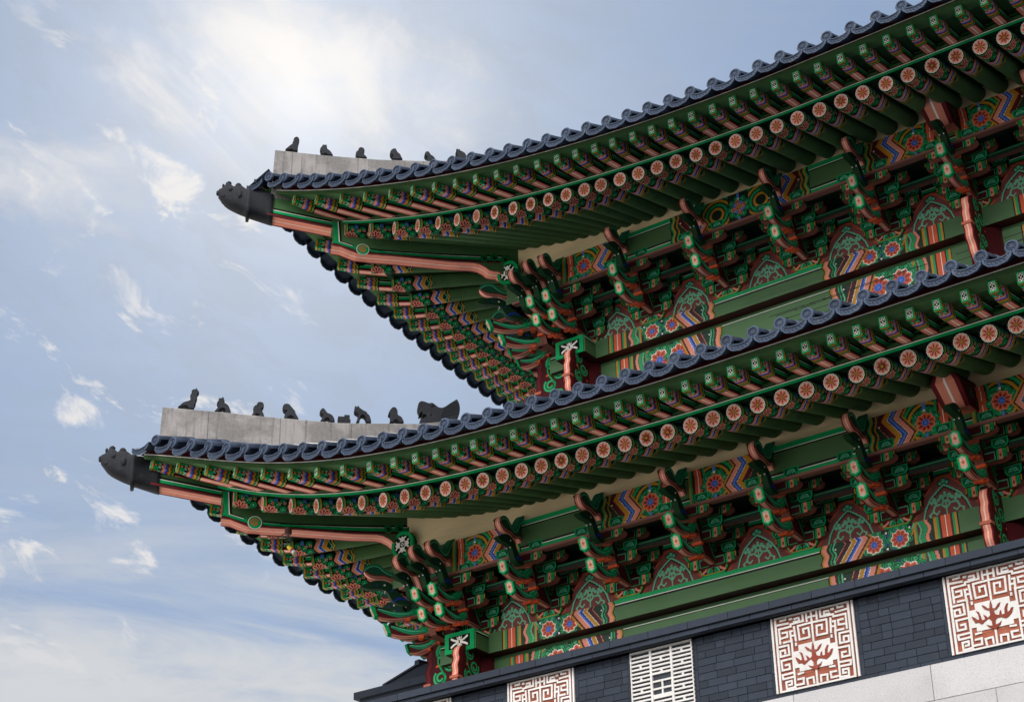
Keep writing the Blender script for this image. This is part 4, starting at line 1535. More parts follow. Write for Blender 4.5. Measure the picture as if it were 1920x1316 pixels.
    g.loft(rr, hexc('2a2a2e'))
    link('dragon_cap', g.mesh('dragon_cap'), roof, TR(0, 0, 0), M_CLAY)


ROOF_LO = build_roof(LOW, False)
ROOF_UP = build_roof(UPP, True)


# ---- body: columns, beams, boards -------------------------------------------
def body(S, colx, purl, upper):
    zb = S.zb
    bay = colx[1]

    def add(name, mb, parent=PAV, label=None, group=None):
        return link(name, mb.mesh(name), parent, TR(0, 0, 0), MAT[0], label, None, group)

    MAT = [M_WOOD_X]
    # dark core behind everything
    for side in (0, 1):
        T = S.Ts if side else S.Tf
        MAT[0] = M_WOOD_Y if side else M_WOOD_X
        xm = 9.0 if side else S.xmax
        w = MB()
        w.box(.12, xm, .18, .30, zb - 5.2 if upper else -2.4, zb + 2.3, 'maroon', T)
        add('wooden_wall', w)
        # columns
        for cx in colx:
            if cx > xm or (side and cx == 0):
                continue
            c = MB()
            R = .3
            rings = [[T((cx + R * cos(2 * pi * i / 24), R * sin(2 * pi * i / 24), z)) for i in range(24)] for z in (zb - 4.5 if upper else -2.4, zb - .275)]
            c.loft(rings, 'maroon')
            add('column', c, group='maroon timber columns')
        # plate and lintel
        xp = .66
        p = MB()
        ya, yb = (-.31, .31)
        p.box(-xp, xm, ya + (.004 if side else 0), yb, zb - .27 + (.003 if side else 0), zb + .06 - (.003 if side else 0), 'green', T, bottom='maroon', top='dark')
        plate = add('plate_beam', p)
        pf = MB()
        x0 = .345
        W_ = xm - x0
        h = .33
        cv = Cv(W_, h, .011, 'green')
        cv.rect(0, W_, h - .065, h, 'jade'); cv.rect(0, W_, h - .080, h - .065, 'white'); cv.rect(0, W_, h - .105, h - .080, 'black')
        xs = x0 + cv.X
        for c0 in colx:
            cv_mask = (xs >= c0 - .58) & (xs < c0 + .58)
            cv.a[cv_mask] = PI_['green']
        for c0 in colx:
            head_paint(cv, lambda X, c0=c0: X + x0 - c0 - .58, 0, h)
            if c0 > 0:
                head_paint(cv, lambda X, c0=c0: c0 - .58 - X - x0, 0, h)
        cv.lay(pf, lambda x, z: T((x0 + x, ya - .003, zb - .27 + z)))
        link('painted_face', pf.mesh('painted_face'), plate, TR(0, 0, 0), MAT[0])
        # plate end with its white flower
        ce = Cv(.52, .30, .008, 'jade')
        ce.rect(.05, .47, .05, .25, 'black')
        for a in (0.5, pi - .5, pi + .5, -.5):
            ce.stroke([(.26 + .03 * cos(a), .15 + .02 * sin(a)), (.26 + .12 * cos(a), .15 + .075 * sin(a)), (.26 + .18 * cos(a), .15 + .14 * sin(a))], .034, 'white')
        for a in (pi / 2, -pi / 2):
            ce.petals(.26, .15, .02, .095, 1, .05, 'white', a)
            for sg in (-1, 1):
                ce.stroke([(.26 + sg * .02, .15), (.26 + sg * .045, .15 + .08 * sin(a))], .016, 'white')
        ce.stroke([(.20, .15), (.32, .15)], .02, 'white')
        ce.circ(.26, .15, .014, 'black')
        pe = MB()
        To = S.Tf if side else S.Ts                            # the plate of one wall ends on the face of the other
        ce.lay(pe, lambda x, z: T((-xp - .024, -.26 + x, zb - .255 + z)))
        pe.prism([(-.29, zb - .275), (.29, zb - .275), (.29, zb + .065), (-.29, zb + .065)], -xp - .022, -xp + .004, lambda u, v, t: T((t, u, v)), 'jade')
        for a, b, c in ((zb + .02, zb + .05, 'jade'), (zb + .008, zb + .02, 'white'), (zb - .02, zb + .008, 'black')):
            pe.face([T((-xp, -.3135, a)), T((-.315, -.3135, a)), T((-.315, -.3135, b)), T((-xp, -.3135, b))], c)
            pe.face([T((-xp, .3135, a)), T((-.315, .3135, a)), T((-.315, .3135, b)), T((-xp, .3135, b))], c)
        link('painted_end', pe.mesh('painted_end'), plate, TR(0, 0, 0), M_PAINT)
        l = MB()
        y1 = -.11
        H = .60
        l.box(-.1, xm, y1 + .002, .12, zb - .30 - H, zb - .285, 'green', T, bottom='maroon')
        lint = add('lintel_beam', l)
        lf = MB()
        cv = Cv(W_, H + .07, .0125, 'green')
        v1 = H - .06
        for a, b, c in ((v1 - .01, v1, 'black'), (v1, v1 + .018, 'white'), (v1 + .018, v1 + .08, 'mint')):
            cv.rect(0, W_, a, b, c)
        xs = x0 + cv.X
        for c0 in colx:
            cv.a[(xs >= c0 - .58) & (xs < c0 + .58)] = PI_['green']
        for c0 in colx:
            head_paint(cv, lambda X, c0=c0: X + x0 - c0 - .58, 0, H + .07)
            if c0 > 0:
                head_paint(cv, lambda X, c0=c0: c0 - .58 - X - x0, 0, H + .07)

        # drying cracks in the timber
        rc = random.Random(5 if upper else 9)
        for k in range(9):
            x, y = rc.uniform(.3, W_ - 3), rc.choice((.30, .16, .42, .31)) + rc.uniform(-.02, .02)
            pts = [(x, y)]
            for j in range(rc.randint(5, 14)):
                x += rc.uniform(.12, .3)
                y += rc.uniform(-.008, .009)
                pts.append((x, y))
            cv.stroke(pts, .0135, 'black')

        def PL(x, v):
            if v < H - .04:
                return T((x0 + x, y1 - .002, zb - .30 - H + v))
            a = (v - (H - .04)) / .11 * pi / 2
            return T((x0 + x, y1 - .002 + .045 * (1 - cos(a)) + .03 * a, zb - .30 - .04 + .05 * sin(a)))
        cv.lay(lf, PL, maxcol=3)
        link('painted_face', lf.mesh('painted_face'), lint, TR(0, 0, 0), MAT[0])
        # plain planks under the lintel
        pk = MB()
        pk.box(.1, xm, -.06, .1, zb - 1.32, zb - .91, 'green', T)
        pk.box(.1, xm, -.064, .1, zb - 1.0, zb - .955, 'jade', T)
        pk.box(.1, xm, -.066, .1, zb - .955, zb - .945, 'white', T)
        add('plank_panel', pk)
        # boards between the brackets
        n = int(xm / 1.5)
        proto = None
        for i in range(n):
            if proto is None:
                bm_ = MB()
                bw, bh = 1.5, .72
                cv = Cv(bw, bh, .010, 'brown')
                m = bw / 2
                og = lambda s_: [(m - .66 * s_, -.01), (m - .50 * s_, .06), (m - .40 * s_, .2), (m - .37 * s_, .3), (m - .25 * s_, .42), (m - .16 * s_, .52 * s_), (m - .12 * s_, .58 * s_), (m, .62 * s_), (m + .12 * s_, .58 * s_), (m + .16 * s_, .52 * s_), (m + .25 * s_, .42), (m + .37 * s_, .3), (m + .40 * s_, .2), (m + .50 * s_, .06), (m + .66 * s_, -.01)]
                cv.rect(0, bw, 0, bh, 'maroon')
                cv.poly(og(1.06), 'brown')
                cv.stroke(og(.98), .03, 'rust')
                inner = [(m - .36, 0), (m - .31, .16), (m - .22, .3), (m - .1, .40), (m, .47), (m + .1, .40), (m + .22, .3), (m + .31, .16), (m + .36, 0)]
                cv.stroke([(x, y - .016) for x, y in inner], .04, 'black')
                cv.stroke(inner, .026, 'sage')
                for dx, dy, r in ((-.05, .5, .028), (.05, .5, .028), (0, .53, .03)):
                    cv.circ(m + dx, dy, r + .012, 'black'); cv.circ(m + dx, dy, r, 'mint')
                for sg in (-1, 1):
                    cv.stroke([(m, .12), (m + sg * .08, .19), (m + sg * .17, .18), (m + sg * .2, .1), (m + sg * .15, .05), (m + sg * .11, .09)], .028, 'sage')
                    cv.stroke([(m + sg * .2, .1), (m + sg * .26, .06), (m + sg * .24, .02)], .024, 'sage')
                    for dx, dy, r in ((.17, .28, .034), (.21, .24, .03), (.15, .23, .03), (.06, .3, .035), (.1, .26, .03)):
                        cv.circ(m + sg * dx, dy, r * .85, 'sage')
                cv.petals(m, .27, .0, .1, 5, .05, 'sage', pi / 2)
                cv.circ(m, .26, .022, 'wine')
                cv.stroke([(m, .0), (m, .24)], .02, 'sage')
                cv.rect(0, bw, bh - .1, bh, 'dark'); cv.rect(0, bw, bh - .07, bh - .02, 'jade'); cv.rect(0, bw, bh - .02, bh - .008, 'white')
                cv.lay(bm_, lambda x, z: (x, 0, z))
                bm_.box(0, bw, .004, .05, 0, bh, 'maroon', skip='front')
                proto = link('bracket_board', bm_.mesh('bracket_board'), PAV, (TR(*T((0, 0, 0))) if 0 else TR(0, 0, 0)), M_PAINT, group='red lotus boards between the brackets')
                first = True
            M = TR(*S.Tf((i * 1.5, -.265, zb + .06))) if not side else TR(*S.Tf((-.265, i * 1.5 + 1.5, zb + .06))) @ RZ(-pi / 2)
            if first:
                proto.matrix_basis = WM[PAV.name].inverted() @ M
                first = False
            else:
                copy_to(proto, PAV, M)
        u = MB()
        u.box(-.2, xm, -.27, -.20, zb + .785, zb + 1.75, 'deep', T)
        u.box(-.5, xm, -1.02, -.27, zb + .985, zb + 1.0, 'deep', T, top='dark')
        for y, z in ((-.66, .60), (-1.0, .86)):
            u.box(-.35, xm, y - .05, y + .05, zb + z + .02, zb + z + .12, 'deep', T, bottom=hexc('6b4038'))
            u.box(-.35, xm, y - .053, y - .05, zb + z + .085, zb + z + .095, 'jade', T)
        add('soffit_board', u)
        # outer purlin
        d = MB()
        z0, z1 = zb + .90, zb + 1.43
        d.box(-1.06, xm, -1.11, -.80, z0, z1, 'green', T, bottom='deep')
        pu = add('outer_purlin', d)
        df = MB()
        hh = z1 - z0
        L = xm + 1.0
        cv = Cv(L, hh, .0115, 'olive')
        cv.rect(0, L, hh - .075, hh, 'jade'); cv.rect(0, L, hh - .088, hh - .075, 'white'); cv.rect(0, L, hh - .12, hh - .088, 'black')
        cv.rect(0, L, 0, .06, 'jade'); cv.rect(0, L, .06, .073, 'white'); cv.rect(0, L, .073, .10, 'black')
        xo = -1.0
        xs = xo + cv.X
        for c0, ctr in purl:
            if c0 == 0:
                cv.a[(xs < .3)] = PI_['olive']
                purlin_paint(cv, lambda X: X + xo - .2, 0, hh)
            else:
                off = 0 if ctr else .12
                if c0 > 0:
                    purlin_paint(cv, lambda X, c0=c0, off=off: np.where(c0 - off - X - xo >= 0, c0 - off - X - xo, -1 - (X + xo - c0 + off) ), 0, hh, ctr)
                    purlin_paint(cv, lambda X, c0=c0, off=off: X + xo - c0 - off, 0, hh, ctr)
        cv.lay(df, lambda x, z: T((xo + x, -1.113, z0 + z)))
        df.box(-.9, xm, -1.125, -1.0, z0 - .045, z0 - .004, hexc('8a5a50'), T, bottom=hexc('8a5a50'))
        link('painted_face', df.mesh('painted_face'), pu, TR(0, 0, 0), MAT[0])
        # pale board closing the gap between purlin and rafters
        cr = MB()
        xs = frange(-.95, xm, .3)
        top = [S.raf(x if x >= 2.1 else x - .0, -1.04)[2] + .1 for x in xs]
        # rafters fan out: find the height of the rafter that crosses each x
        ctrl = sorted([(S.fl if side else S).raf(x, -1.04)[::2] for x in S.xF])
        cx_ = [c[0] for c in ctrl]
        cz_ = [c[1] for c in ctrl]
        top = [float(np.interp(x, cx_, cz_)) + .12 for x in xs]
        for i in range(len(xs) - 1):
            a, b = xs[i], xs[i + 1]
            cr.face([T((a, -1.045, z1 + .002)), T((b, -1.045, z1 + .002)), T((b, -1.045, top[i + 1])), T((a, -1.045, top[i]))], 'cream')
            cr.face([T((a, -.9, z1 + .002)), T((b, -.9, z1 + .002)), T((b, -.9, top[i + 1])), T((a, -.9, top[i]))], 'cream')
        add('wedge_board', cr)


# ---- bracket sets -------------------------------------------------------------
LP = lambda y, z, t: (t, y, z)


def sub2(pts, n=3):
    return [(pts[i][0] + (pts[i + 1][0] - pts[i][0]) * k / n, pts[i][1] + (pts[i + 1][1] - pts[i][1]) * k / n) for i in range(len(pts) - 1) for k in range(n)] + [pts[-1]]


def smooth_curve(pts, n=5):
    out = []
    m = len(pts)
    for i in range(m - 1):
        p0, p1, p2, p3 = pts[max(i - 1, 0)], pts[i], pts[i + 1], pts[min(i + 2, m - 1)]
        for k in range(n):
            t = k / n
            out.append(tuple(.5 * (2 * p1[j] + (p2[j] - p0[j]) * t + (2 * p0[j] - 5 * p1[j] + 4 * p2[j] - p3[j]) * t * t + (3 * p1[j] - p0[j] - 3 * p2[j] + p3[j]) * t ** 3) for j in (0, 1)))
    out.append(pts[-1])
    return out


def curl_pts(c, r, turns, a0, sgn, n=18):
    return [(c[0] + r * (1 - .72 * i / n) * cos(a0 + sgn * 2 * pi * turns * i / n), c[1] + r * (1 - .72 * i / n) * sin(a0 + sgn * 2 * pi * turns * i / n)) for i in range(n + 1)]


UNDER = [(.14, 'wine'), (.29, 'salmon'), (.14, hexc('f0c9bb')), (.29, 'salmon'), (.14, 'wine')]


def tongue_mesh(t=.056, tail=.1, full=True):
    """one slender upturned bracket tongue; local y outwards is negative"""
    mb = MB()
    under = smooth_curve([(-1.0, .088), (-.92, .066), (-.80, .06), (-.62, .095), (-.42, .165), (-.2, .17), (tail, .15)], 4)
    topc = smooth_curve([(-1.04, .285), (-.96, .265), (-.84, .225), (-.70, .205), (-.56, .23), (-.45, .30), (-.33, .40), (-.15, .43), (tail, .42)], 4)
    poly = under + topc[::-1]
    nu = len(under)
    mb.prism(poly, -t, t, LP, 'maroon', lambda i: UNDER if i < nu - 1 else 'jade')
    for sg in (-1, 1):
        P = lambda k: (lambda y, z: (sg * (t + .002 + .0016 * k), y, z))
        sh = lambda c, d: [(y, z + d) for y, z in c]
        tc = topc[:-2]
        mb.ribbon(sh(tc, -.018), .030, 'black', P(0))
        mb.ribbon(sh(tc[2:], -.05), .07, hexc('1c7f56'), P(1), lambda u: .4 + .9 * min(1, 3 * u))
        mb.ribbon(sh(tc[2:], -.035), .012, 'mint', P(2))
        mb.ribbon(sh(under, .014), .028, hexc('a96a58'), P(1))
        mb.ribbon(sh(under, .032), .014, 'wine', P(2))
        mb.ribbon(curl_pts((-.32, .32), .08, 1.4, 2.2, -1), .024, 'jade', P(3))
        mb.ribbon(curl_pts((-.13, .31), .08, 1.4, 2.2, 1), .024, 'jade', P(3))
        mb.ribbon(curl_pts((-.52, .2), .055, 1.3, 1.2, 1), .02, 'jade', P(3))
    # painted plate on the tip, tilted towards the ground
    cv = Cv(.18, .27, .0085, 'jade')
    cv.poly([(0, 0), (.18, 0), (.18, .05), (.09, 0), (0, .05)], 'black')
    cv.poly([(.015, .05), (.09, .01), (.165, .05), (.165, .22), (.09, .262), (.015, .22)], 'jade')
    cv.poly([(.034, .062), (.09, .036), (.146, .062), (.146, .208), (.09, .236), (.034, .208)], 'bone')
    cv.poly([(.038, .06), (.09, .10), (.142, .06), (.142, .12), (.118, .14), (.142, .16), (.142, .215), (.09, .175), (.038, .215), (.038, .16), (.062, .14), (.038, .12)], 'salmon')
    cv.circ(.09, .14, .018, 'wine'); cv.circ(.09, .14, .009, 'ochre'); cv.circ(.06, .105, .009, 'white'); cv.circ(.12, .105, .009, 'white'); cv.circ(.06, .175, .009, 'white'); cv.circ(.12, .175, .009, 'white')
    Lz = lambda x, z: ((x - .09) * .86, -1.115 + .10 * (.27 - z) / .27 * .8, .075 + z * .86)
    tmp = MB()
    cv.lay(tmp, lambda x, z: (x, z))
    for f, c in zip(tmp.f, tmp.c):
        pts = [tmp.v[i] for i in f]
        ok = all(abs(x - .09) / .09 * .05 <= min(z, .27 - z) + .012 for x, z in pts)
        if ok:
            mb.face([(lambda p: (p[0], p[1] - .005, p[2]))(Lz(x, z)) for x, z in pts], c)
    hexa = [(0, .05), (.09, 0), (.18, .05), (.18, .22), (.09, .27), (0, .22)]
    A = [Lz(*p) for p in hexa]
    B = [(x, y + .04, z) for x, y, z in A]
    mb.face([(x, y - .001, z) for x, y, z in A], 'jade')
    for i in range(6):
        j = (i + 1) % 6
        mb.face([A[i], A[j], B[j], B[i]], 'jade')
    mb.face(B[::-1], 'jade')
    # orange collar under the root
    for y0, z0 in ((-.60, .09), (-.40, .16)):
        mb.box(-t - .01, t + .01, y0 - .025, y0 + .03, z0 - .03, z0 + .02, 'orange')
    return mb.mesh('bracket_tongue')


def cloud_head_mesh(t=.064):
    mb = MB()
    under = smooth_curve([(-1.36, 1.13), (-1.30, 1.075), (-1.2, 1.055), (-1.10, 1.06), (-1.02, 1.025), (-.93, 1.03), (-.86, 1.06), (-.79, .99), (-.73, .88), (-.68, .78), (-.6, .70), (-.45, .62)], 3)
    top = smooth_curve([(-1.38, 1.17), (-1.36, 1.25), (-1.28, 1.305), (-1.19, 1.30), (-1.13, 1.235), (-1.03, 1.17), (-.93, 1.20), (-.87, 1.31), (-.78, 1.45), (-.66, 1.53), (-.52, 1.53), (-.45, 1.40)], 3)
    poly = under + top[::-1]
    nu = len(under)
    nt = len(top)
    mb.prism(poly, -t, t, LP, hexc('1a4f39'), lambda i: UNDER if i < nu - 1 or i >= len(poly) - 8 else hexc('1c6a4a'))
    for sg in (-1, 1):
        P = lambda k: (lambda y, z: (sg * (t + .002 + .0016 * k), y, z))
        sh = lambda c, d: [(y, z + d) for y, z in c]
        mb.ribbon(sh(top[2:], -.028), .05, hexc('1f7350'), P(0))
        mb.ribbon(sh(top[2:], -.05), .014, 'mint', P(1))
        mb.ribbon(sh(under[:24], .02), .036, hexc('b56f5d'), P(0))
        mb.ribbon(sh(under[:24], .043), .018, 'wine', P(1))
        mb.ribbon(curl_pts((-.66, 1.36), .10, 1.5, 1.4, -1), .024, 'jade', P(2))
        mb.ribbon(curl_pts((-.60, 1.10), .08, 1.4, 1.8, 1), .02, 'jade', P(2))
        mb.ribbon(curl_pts((-.55, .85), .07, 1.4, 1.0, -1), .02, 'jade', P(2))
        for y, z in ((-.80, 1.18), (-.55, 1.22), (-.66, .97)):
            mb.face([P(3)(y + .025 * cos(a) * (1 + .4 * (i % 2)), z + .02 * sin(a)) for i, a in enumerate([2 * pi * i / 8 for i in range(8)])], 'orange')
    return mb.mesh('cloud_head')


def bird_head_mesh(t=.05):
    mb = MB()
    poly = smooth_curve([(-1.43, .90), (-1.34, .965), (-1.22, 1.02), (-1.08, 1.015), (-.97, .93), (-.88, .80), (-.78, .70), (-.72, .66), (-.84, .62), (-.97, .66), (-1.03, .76), (-1.08, .85), (-1.18, .875), (-1.3, .865), (-1.43, .90)], 3)
    mb.prism(poly[:-1], -t, t, LP, hexc('12361f'), lambda i: hexc('1a3d22'))
    for sg in (-1, 1):
        P = lambda k: (lambda y, z: (sg * (t + .002 + .0016 * k), y, z))
        for y, z, c in ((-1.10, .945, 'white'), (-1.2, .94, 'navy'), (-1.0, .85, 'navy'), (-.9, .72, 'navy')):
            mb.face([P(0)(y + .016 * cos(2 * pi * i / 8), z + .016 * sin(2 * pi * i / 8)) for i in range(8)], c)
        mb.ribbon([(-.98, .66), (-.9, .74), (-.8, .70)], .03, 'navy', P(1))
    for xx in (-.035, .035):
        mb.box(xx - .008, xx + .008, -1.10, -1.085, .83, .845, 'white')
    return mb.mesh('bird_head')


def web_mesh(t=.068):
    """upright stack of timbers in the middle of a bracket set"""
    mb = MB()
    poly = [(.2, .18), (-.08, .18), (-.36, .20), (-.46, .42), (-.52, .62), (-.62, .76), (-.58, 1.05), (-.52, 1.48), (.2, 1.48)]
    mb.prism(poly, -t, t, LP, 'maroon', lambda i: hexc('7a4a3e') if i < 6 else 'dark')
    for sg in (-1, 1):
        P = lambda k: (lambda y, z: (sg * (t + .003 + .0016 * k), y, z))
        mb.ribbon(smooth_curve([(-.05, .2), (-.16, .36), (-.24, .5), (-.30, .7), (-.38, .9), (-.42, 1.15), (-.45, 1.4)], 4), .035, 'jade', P(0))
        for c, r, a, s_ in (((-.05, .42), .085, 1, 1), ((-.18, .72), .09, 2, -1), ((-.2, .98), .09, 1, 1), ((-.32, 1.25), .085, 1, -1), ((.06, .62), .075, 2, 1), ((-.40, .70), .07, 0, 1), ((-.48, 1.0), .07, 2, -1)):
            mb.ribbon(curl_pts(c, r, 1.4, a, s_), .024, 'jade', P(1))
    for z, y in ((.34, -.42), (.68, -.57)):
        mb.box(-t - .012, t + .012, y - .04, y + .03, z, z + .045, 'orange')
    return mb.mesh('bracket_set')


def base_block_mesh():
    mb = MB()
    tw, bw, h = .50, .36, .21
    P = lambda x, z: (x, -.006, z)
    front = [(-bw / 2, 0), (bw / 2, 0), (tw / 2, .09), (tw / 2, h), (-tw / 2, h), (-tw / 2, .09)]
    mb.prism(front, -.004, .40, lambda u, v, t: (u, t, v), 'jade', lambda i: 'green')
    cv = Cv(tw, h, .007, 'jade')
    ins = lambda d: [(tw / 2 + (x) * (1 - d / .25), v * (1 - 2 * d / h) + d) for x, v in front]
    cv.poly(ins(.022), 'ochre'); cv.poly(ins(.036), 'maroon')
    m = tw / 2
    for sg in (-1, 1):
        cv.stroke([(m + sg * .20, .05), (m + sg * .13, .09), (m + sg * .09, .16), (m, .175)], .035, 'salmon')
        cv.circ(m + sg * .045, .065, .036, 'jade'); cv.ring(m + sg * .045, .065, .014, .022, 'dark')
        cv.stroke([(m + sg * .1, .05), (m + sg * .07, .115), (m, .13)], .024, 'mint')
        cv.circ(m + sg * .19, .15, .012, 'blue'); cv.circ(m + sg * .165, .165, .012, 'white')
    cv.circ(m, .14, .018, 'ochre')
    tmp = MB()
    cv.lay(tmp, lambda x, z: (x, z))
    for f, c in zip(tmp.f, tmp.c):
        pts = [tmp.v[i] for i in f]
        if all(abs(x - m) <= (bw / 2 + (tw - bw) / 2 * min(1, z / .09)) + .004 for x, z in pts):
            mb.face([(x - m, -.007, z) for x, z in pts], c)
    return mb.mesh('base_block')


def cross_arm_mesh(half, t=.06, h=.17):
    mb = MB()
    zb_ = 0
    under = smooth_curve([(-half, .085), (-half + .03, .03), (-half + .10, .004), (-half + .2, 0), (half - .2, 0), (half - .10, .004), (half - .03, .03), (half, .085)], 4)
    poly = under + [(half, h), (-half, h)]
    nu = len(under)
    mb.prism(poly, -t, t, lambda x, z, y: (x, y, z), 'maroon', lambda i: hexc('9c5c4d') if i < nu - 1 else 'dark')
    for sg in (-1, 1):
        x1 = sg * half
        f = lambda a, b, c, z0=.02, z1=h - .004, k=0: mb.face([(sg * (half - a), -t - .002 - .001 * k, z0), (sg * (half - b), -t - .002 - .001 * k, z0), (sg * (half - b), -t - .002 - .001 * k, z1), (sg * (half - a), -t - .002 - .001 * k, z1)], c)
        f(.005, .022, 'ochre', .085, h, 1)
        f(.022, .036, 'dark', .06, h, 1)
        f(.036, .095, 'jade', .03, h - .004, 1)
        f(.095, .105, 'ochre', .012, h, 1)
        f(.105, .15, 'salmon', .012, h, 1)
        f(.15, .185, 'jade', .012, h, 1)
        f(.185, .2, 'black', .012, h, 1)
        f(.22, half - .06, 'mint', h - .035, h - .02, 1)
        f(.22, half - .06, 'jade', .018, .030, 1)
        f(.205, .215, 'mint', .02, h - .02, 1)
        for k, zz in enumerate((.055, .098)):
            c = (sg * (half - .066), zz)
            mb.face([(c[0] + .02 * cos(2 * pi * i / 8), -t - .0045, c[1] + .018 * sin(2 * pi * i / 8)) for i in range(8)], 'deep')
            mb.face([(c[0] + .009 * cos(2 * pi * i / 8), -t - .006, c[1] + .008 * sin(2 * pi * i / 8)) for i in range(8)], 'mint')
        c = (sg * (half - .128), .075)
        mb.face([(c[0] + .016 * cos(2 * pi * i / 8), -t - .005, c[1] + .03 * sin(2 * pi * i / 8)) for i in range(8)], 'red')
    return mb.mesh('cross_arm')


def small_block_mesh():
    mb = MB()
    tw, bw, h, d = .25, .18, .145, .17
    fr = [(-bw / 2, 0), (bw / 2, 0), (tw / 2, .055), (tw / 2, h), (-tw / 2, h), (-tw / 2, .055)]
    mb.prism(fr, -d / 2, d / 2, lambda u, v, t: (u, t, v), 'jade', lambda i: 'deep')
    ins = [(x * .80, .014 + v * .78) for x, v in fr]
    mb.face([(x, -d / 2 - .002, v) for x, v in ins], hexc('14553a'))
    P = lambda y: (lambda x, z: (x, y, z))
    mb.ribbon([(-.07, .04), (-.045, .095), (0, .105), (.045, .095), (.07, .04)], .016, 'mint', P(-d / 2 - .004))
    mb.ribbon(curl_pts((-.025, .06), .026, 1.1, 0, 1, 10), .012, 'mint', P(-d / 2 - .004))
    mb.ribbon(curl_pts((.025, .06), .026, 1.1, pi, -1, 10), .012, 'mint', P(-d / 2 - .004))
    for sg in (-1, 1):
        for k in range(5):
            a = 2 * pi * k / 5 + .3
            mb.box(sg * (tw / 2 + .001) - .002, sg * (tw / 2 + .001) + .002, .02 * cos(a) - .007, .02 * cos(a) + .007, .09 + .02 * sin(a) - .007, .09 + .02 * sin(a) + .007, hexc('9aa79b'))
    return mb.mesh('bearing_block')


def post_ornament_mesh():
    """long scrolled tongue hanging in front of a column head"""
    mb = MB()
    t = .075
    front = smooth_curve([(-.36, .12), (-.47, .06), (-.52, -.05), (-.50, -.14), (-.545, -.25), (-.53, -.36), (-.555, -.46), (-.52, -.56), (-.53, -.68), (-.46, -.80), (-.42, -.92), (-.30, -1.05), (-.15, -1.15)], 3)
    poly = front + [(.28, -1.15), (.28, .12)]
    nf = len(front)
    mb.prism(poly, -t, t, LP, 'maroon', lambda i: UNDER if i < nf - 1 else 'dark')
    for sg in (-1, 1):
        P = lambda k: (lambda y, z: (sg * (t + .002 + .0016 * k), y, z))
        mb.ribbon([(y + .05, z) for y, z in front], .05, 'wine', P(0))
        for c, r, a, s_ in (((-.24, .0), .10, 2, 1), ((-.12, -.2), .10, .4, -1), ((-.28, -.38), .10, 2.3, 1), ((-.12, -.58), .10, .4, -1), ((-.22, -.82), .11, 2, 1), ((.02, -.85), .08, 1, -1)):
            mb.ribbon(curl_pts(c, r * 1.15, 1.6, a, s_, 22), .036, 'jade', P(1))
            mb.ribbon(curl_pts(c, r * 1.15, 1.6, a, s_, 22), .009, 'mint', P(2))
        mb.ribbon(smooth_curve([(-.3, .1), (-.32, -.15), (-.2, -.4), (-.3, -.62), (-.18, -.95), (-.05, -1.1)], 4), .024, 'jade', P(2))
        for y, z in ((-.02, -.38), (-.33, -.2), (-.34, -.6)):
            mb.face([P(3)(y + .03 * cos(2 * pi * i / 6), z + .02 * sin(2 * pi * i / 6)) for i in range(6)], 'orange')
    mb.box(-t - .008, t + .008, -.57, -.45, -.47, -.425, hexc('b5644e'))
    return mb.mesh('post_ornament')


def beam_head_mesh():
    mb = MB()
    w = .21
    top = 1.50
    # sloped front: crown line down to the tongue, splayed flanks
    A = [(-w * .9, -1.02, 1.02), (w * .9, -1.02, 1.02), (w, -1.36, 1.30), (w * .55, -1.38, 1.43), (-w * .55, -1.38, 1.43), (-w, -1.36, 1.30)]
    B = [(-w, -.5, 1.0), (w, -.5, 1.0), (w, -.5, 1.30), (w, -.5, top), (-w, -.5, top), (-w, -.5, 1.30)]
    for i in range(6):
        j = (i + 1) % 6
        mb.face([A[i], A[j], B[j], B[i]], 'maroon' if i else hexc('b9684f'))
    L = lambda p, q, t: tuple(p[k] + (q[k] - p[k]) * t for k in range(3))
    for (p0, p1), (q0, q1) in (((A[0], A[1]), (A[5], A[2])), ((A[5], A[2]), (A[4], A[3]))):
        for u0, u1, c in ((0, .17, 'wine'), (.17, .46, 'salmon'), (.46, .54, 'white'), (.54, .83, 'salmon'), (.83, 1, 'wine')):
            mb.face([L(p0, p1, u0), L(p0, p1, u1), L(q0, q1, u1), L(q0, q1, u0)], c)
    P = lambda y, z: (w + .003, y, z)
    for c, r, a, s_ in (((-.95, 1.22), .08, 1, 1), ((-.75, 1.3), .08, 2, -1), ((-.78, 1.12), .07, 0, 1)):
        mb.ribbon(curl_pts(c, r, 1.5, a, s_), .018, hexc('1f7350'), P)
    return mb.mesh('beam_head')


MB_T, MB_H, MB_B, MB_W = tongue_mesh(), cloud_head_mesh(), bird_head_mesh(), web_mesh()
MB_J, MB_S, MB_P, MB_BH = base_block_mesh(), small_block_mesh(), post_ornament_mesh(), beam_head_mesh()
MB_A = {h: cross_arm_mesh(h) for h in (.42, .60)}


class Proto:
    """first use links the object, later uses copy it with its mesh data shared"""
    def __init__(s):
        s.d = {}

    def put(s, key, name, me, parent, M, group=None):
        if key not in s.d:
            s.d[key] = link(name, me, parent, M, M_PAINT, group=group)
            return s.d[key]
        return copy_to(s.d[key], parent, M)


PR = Proto()


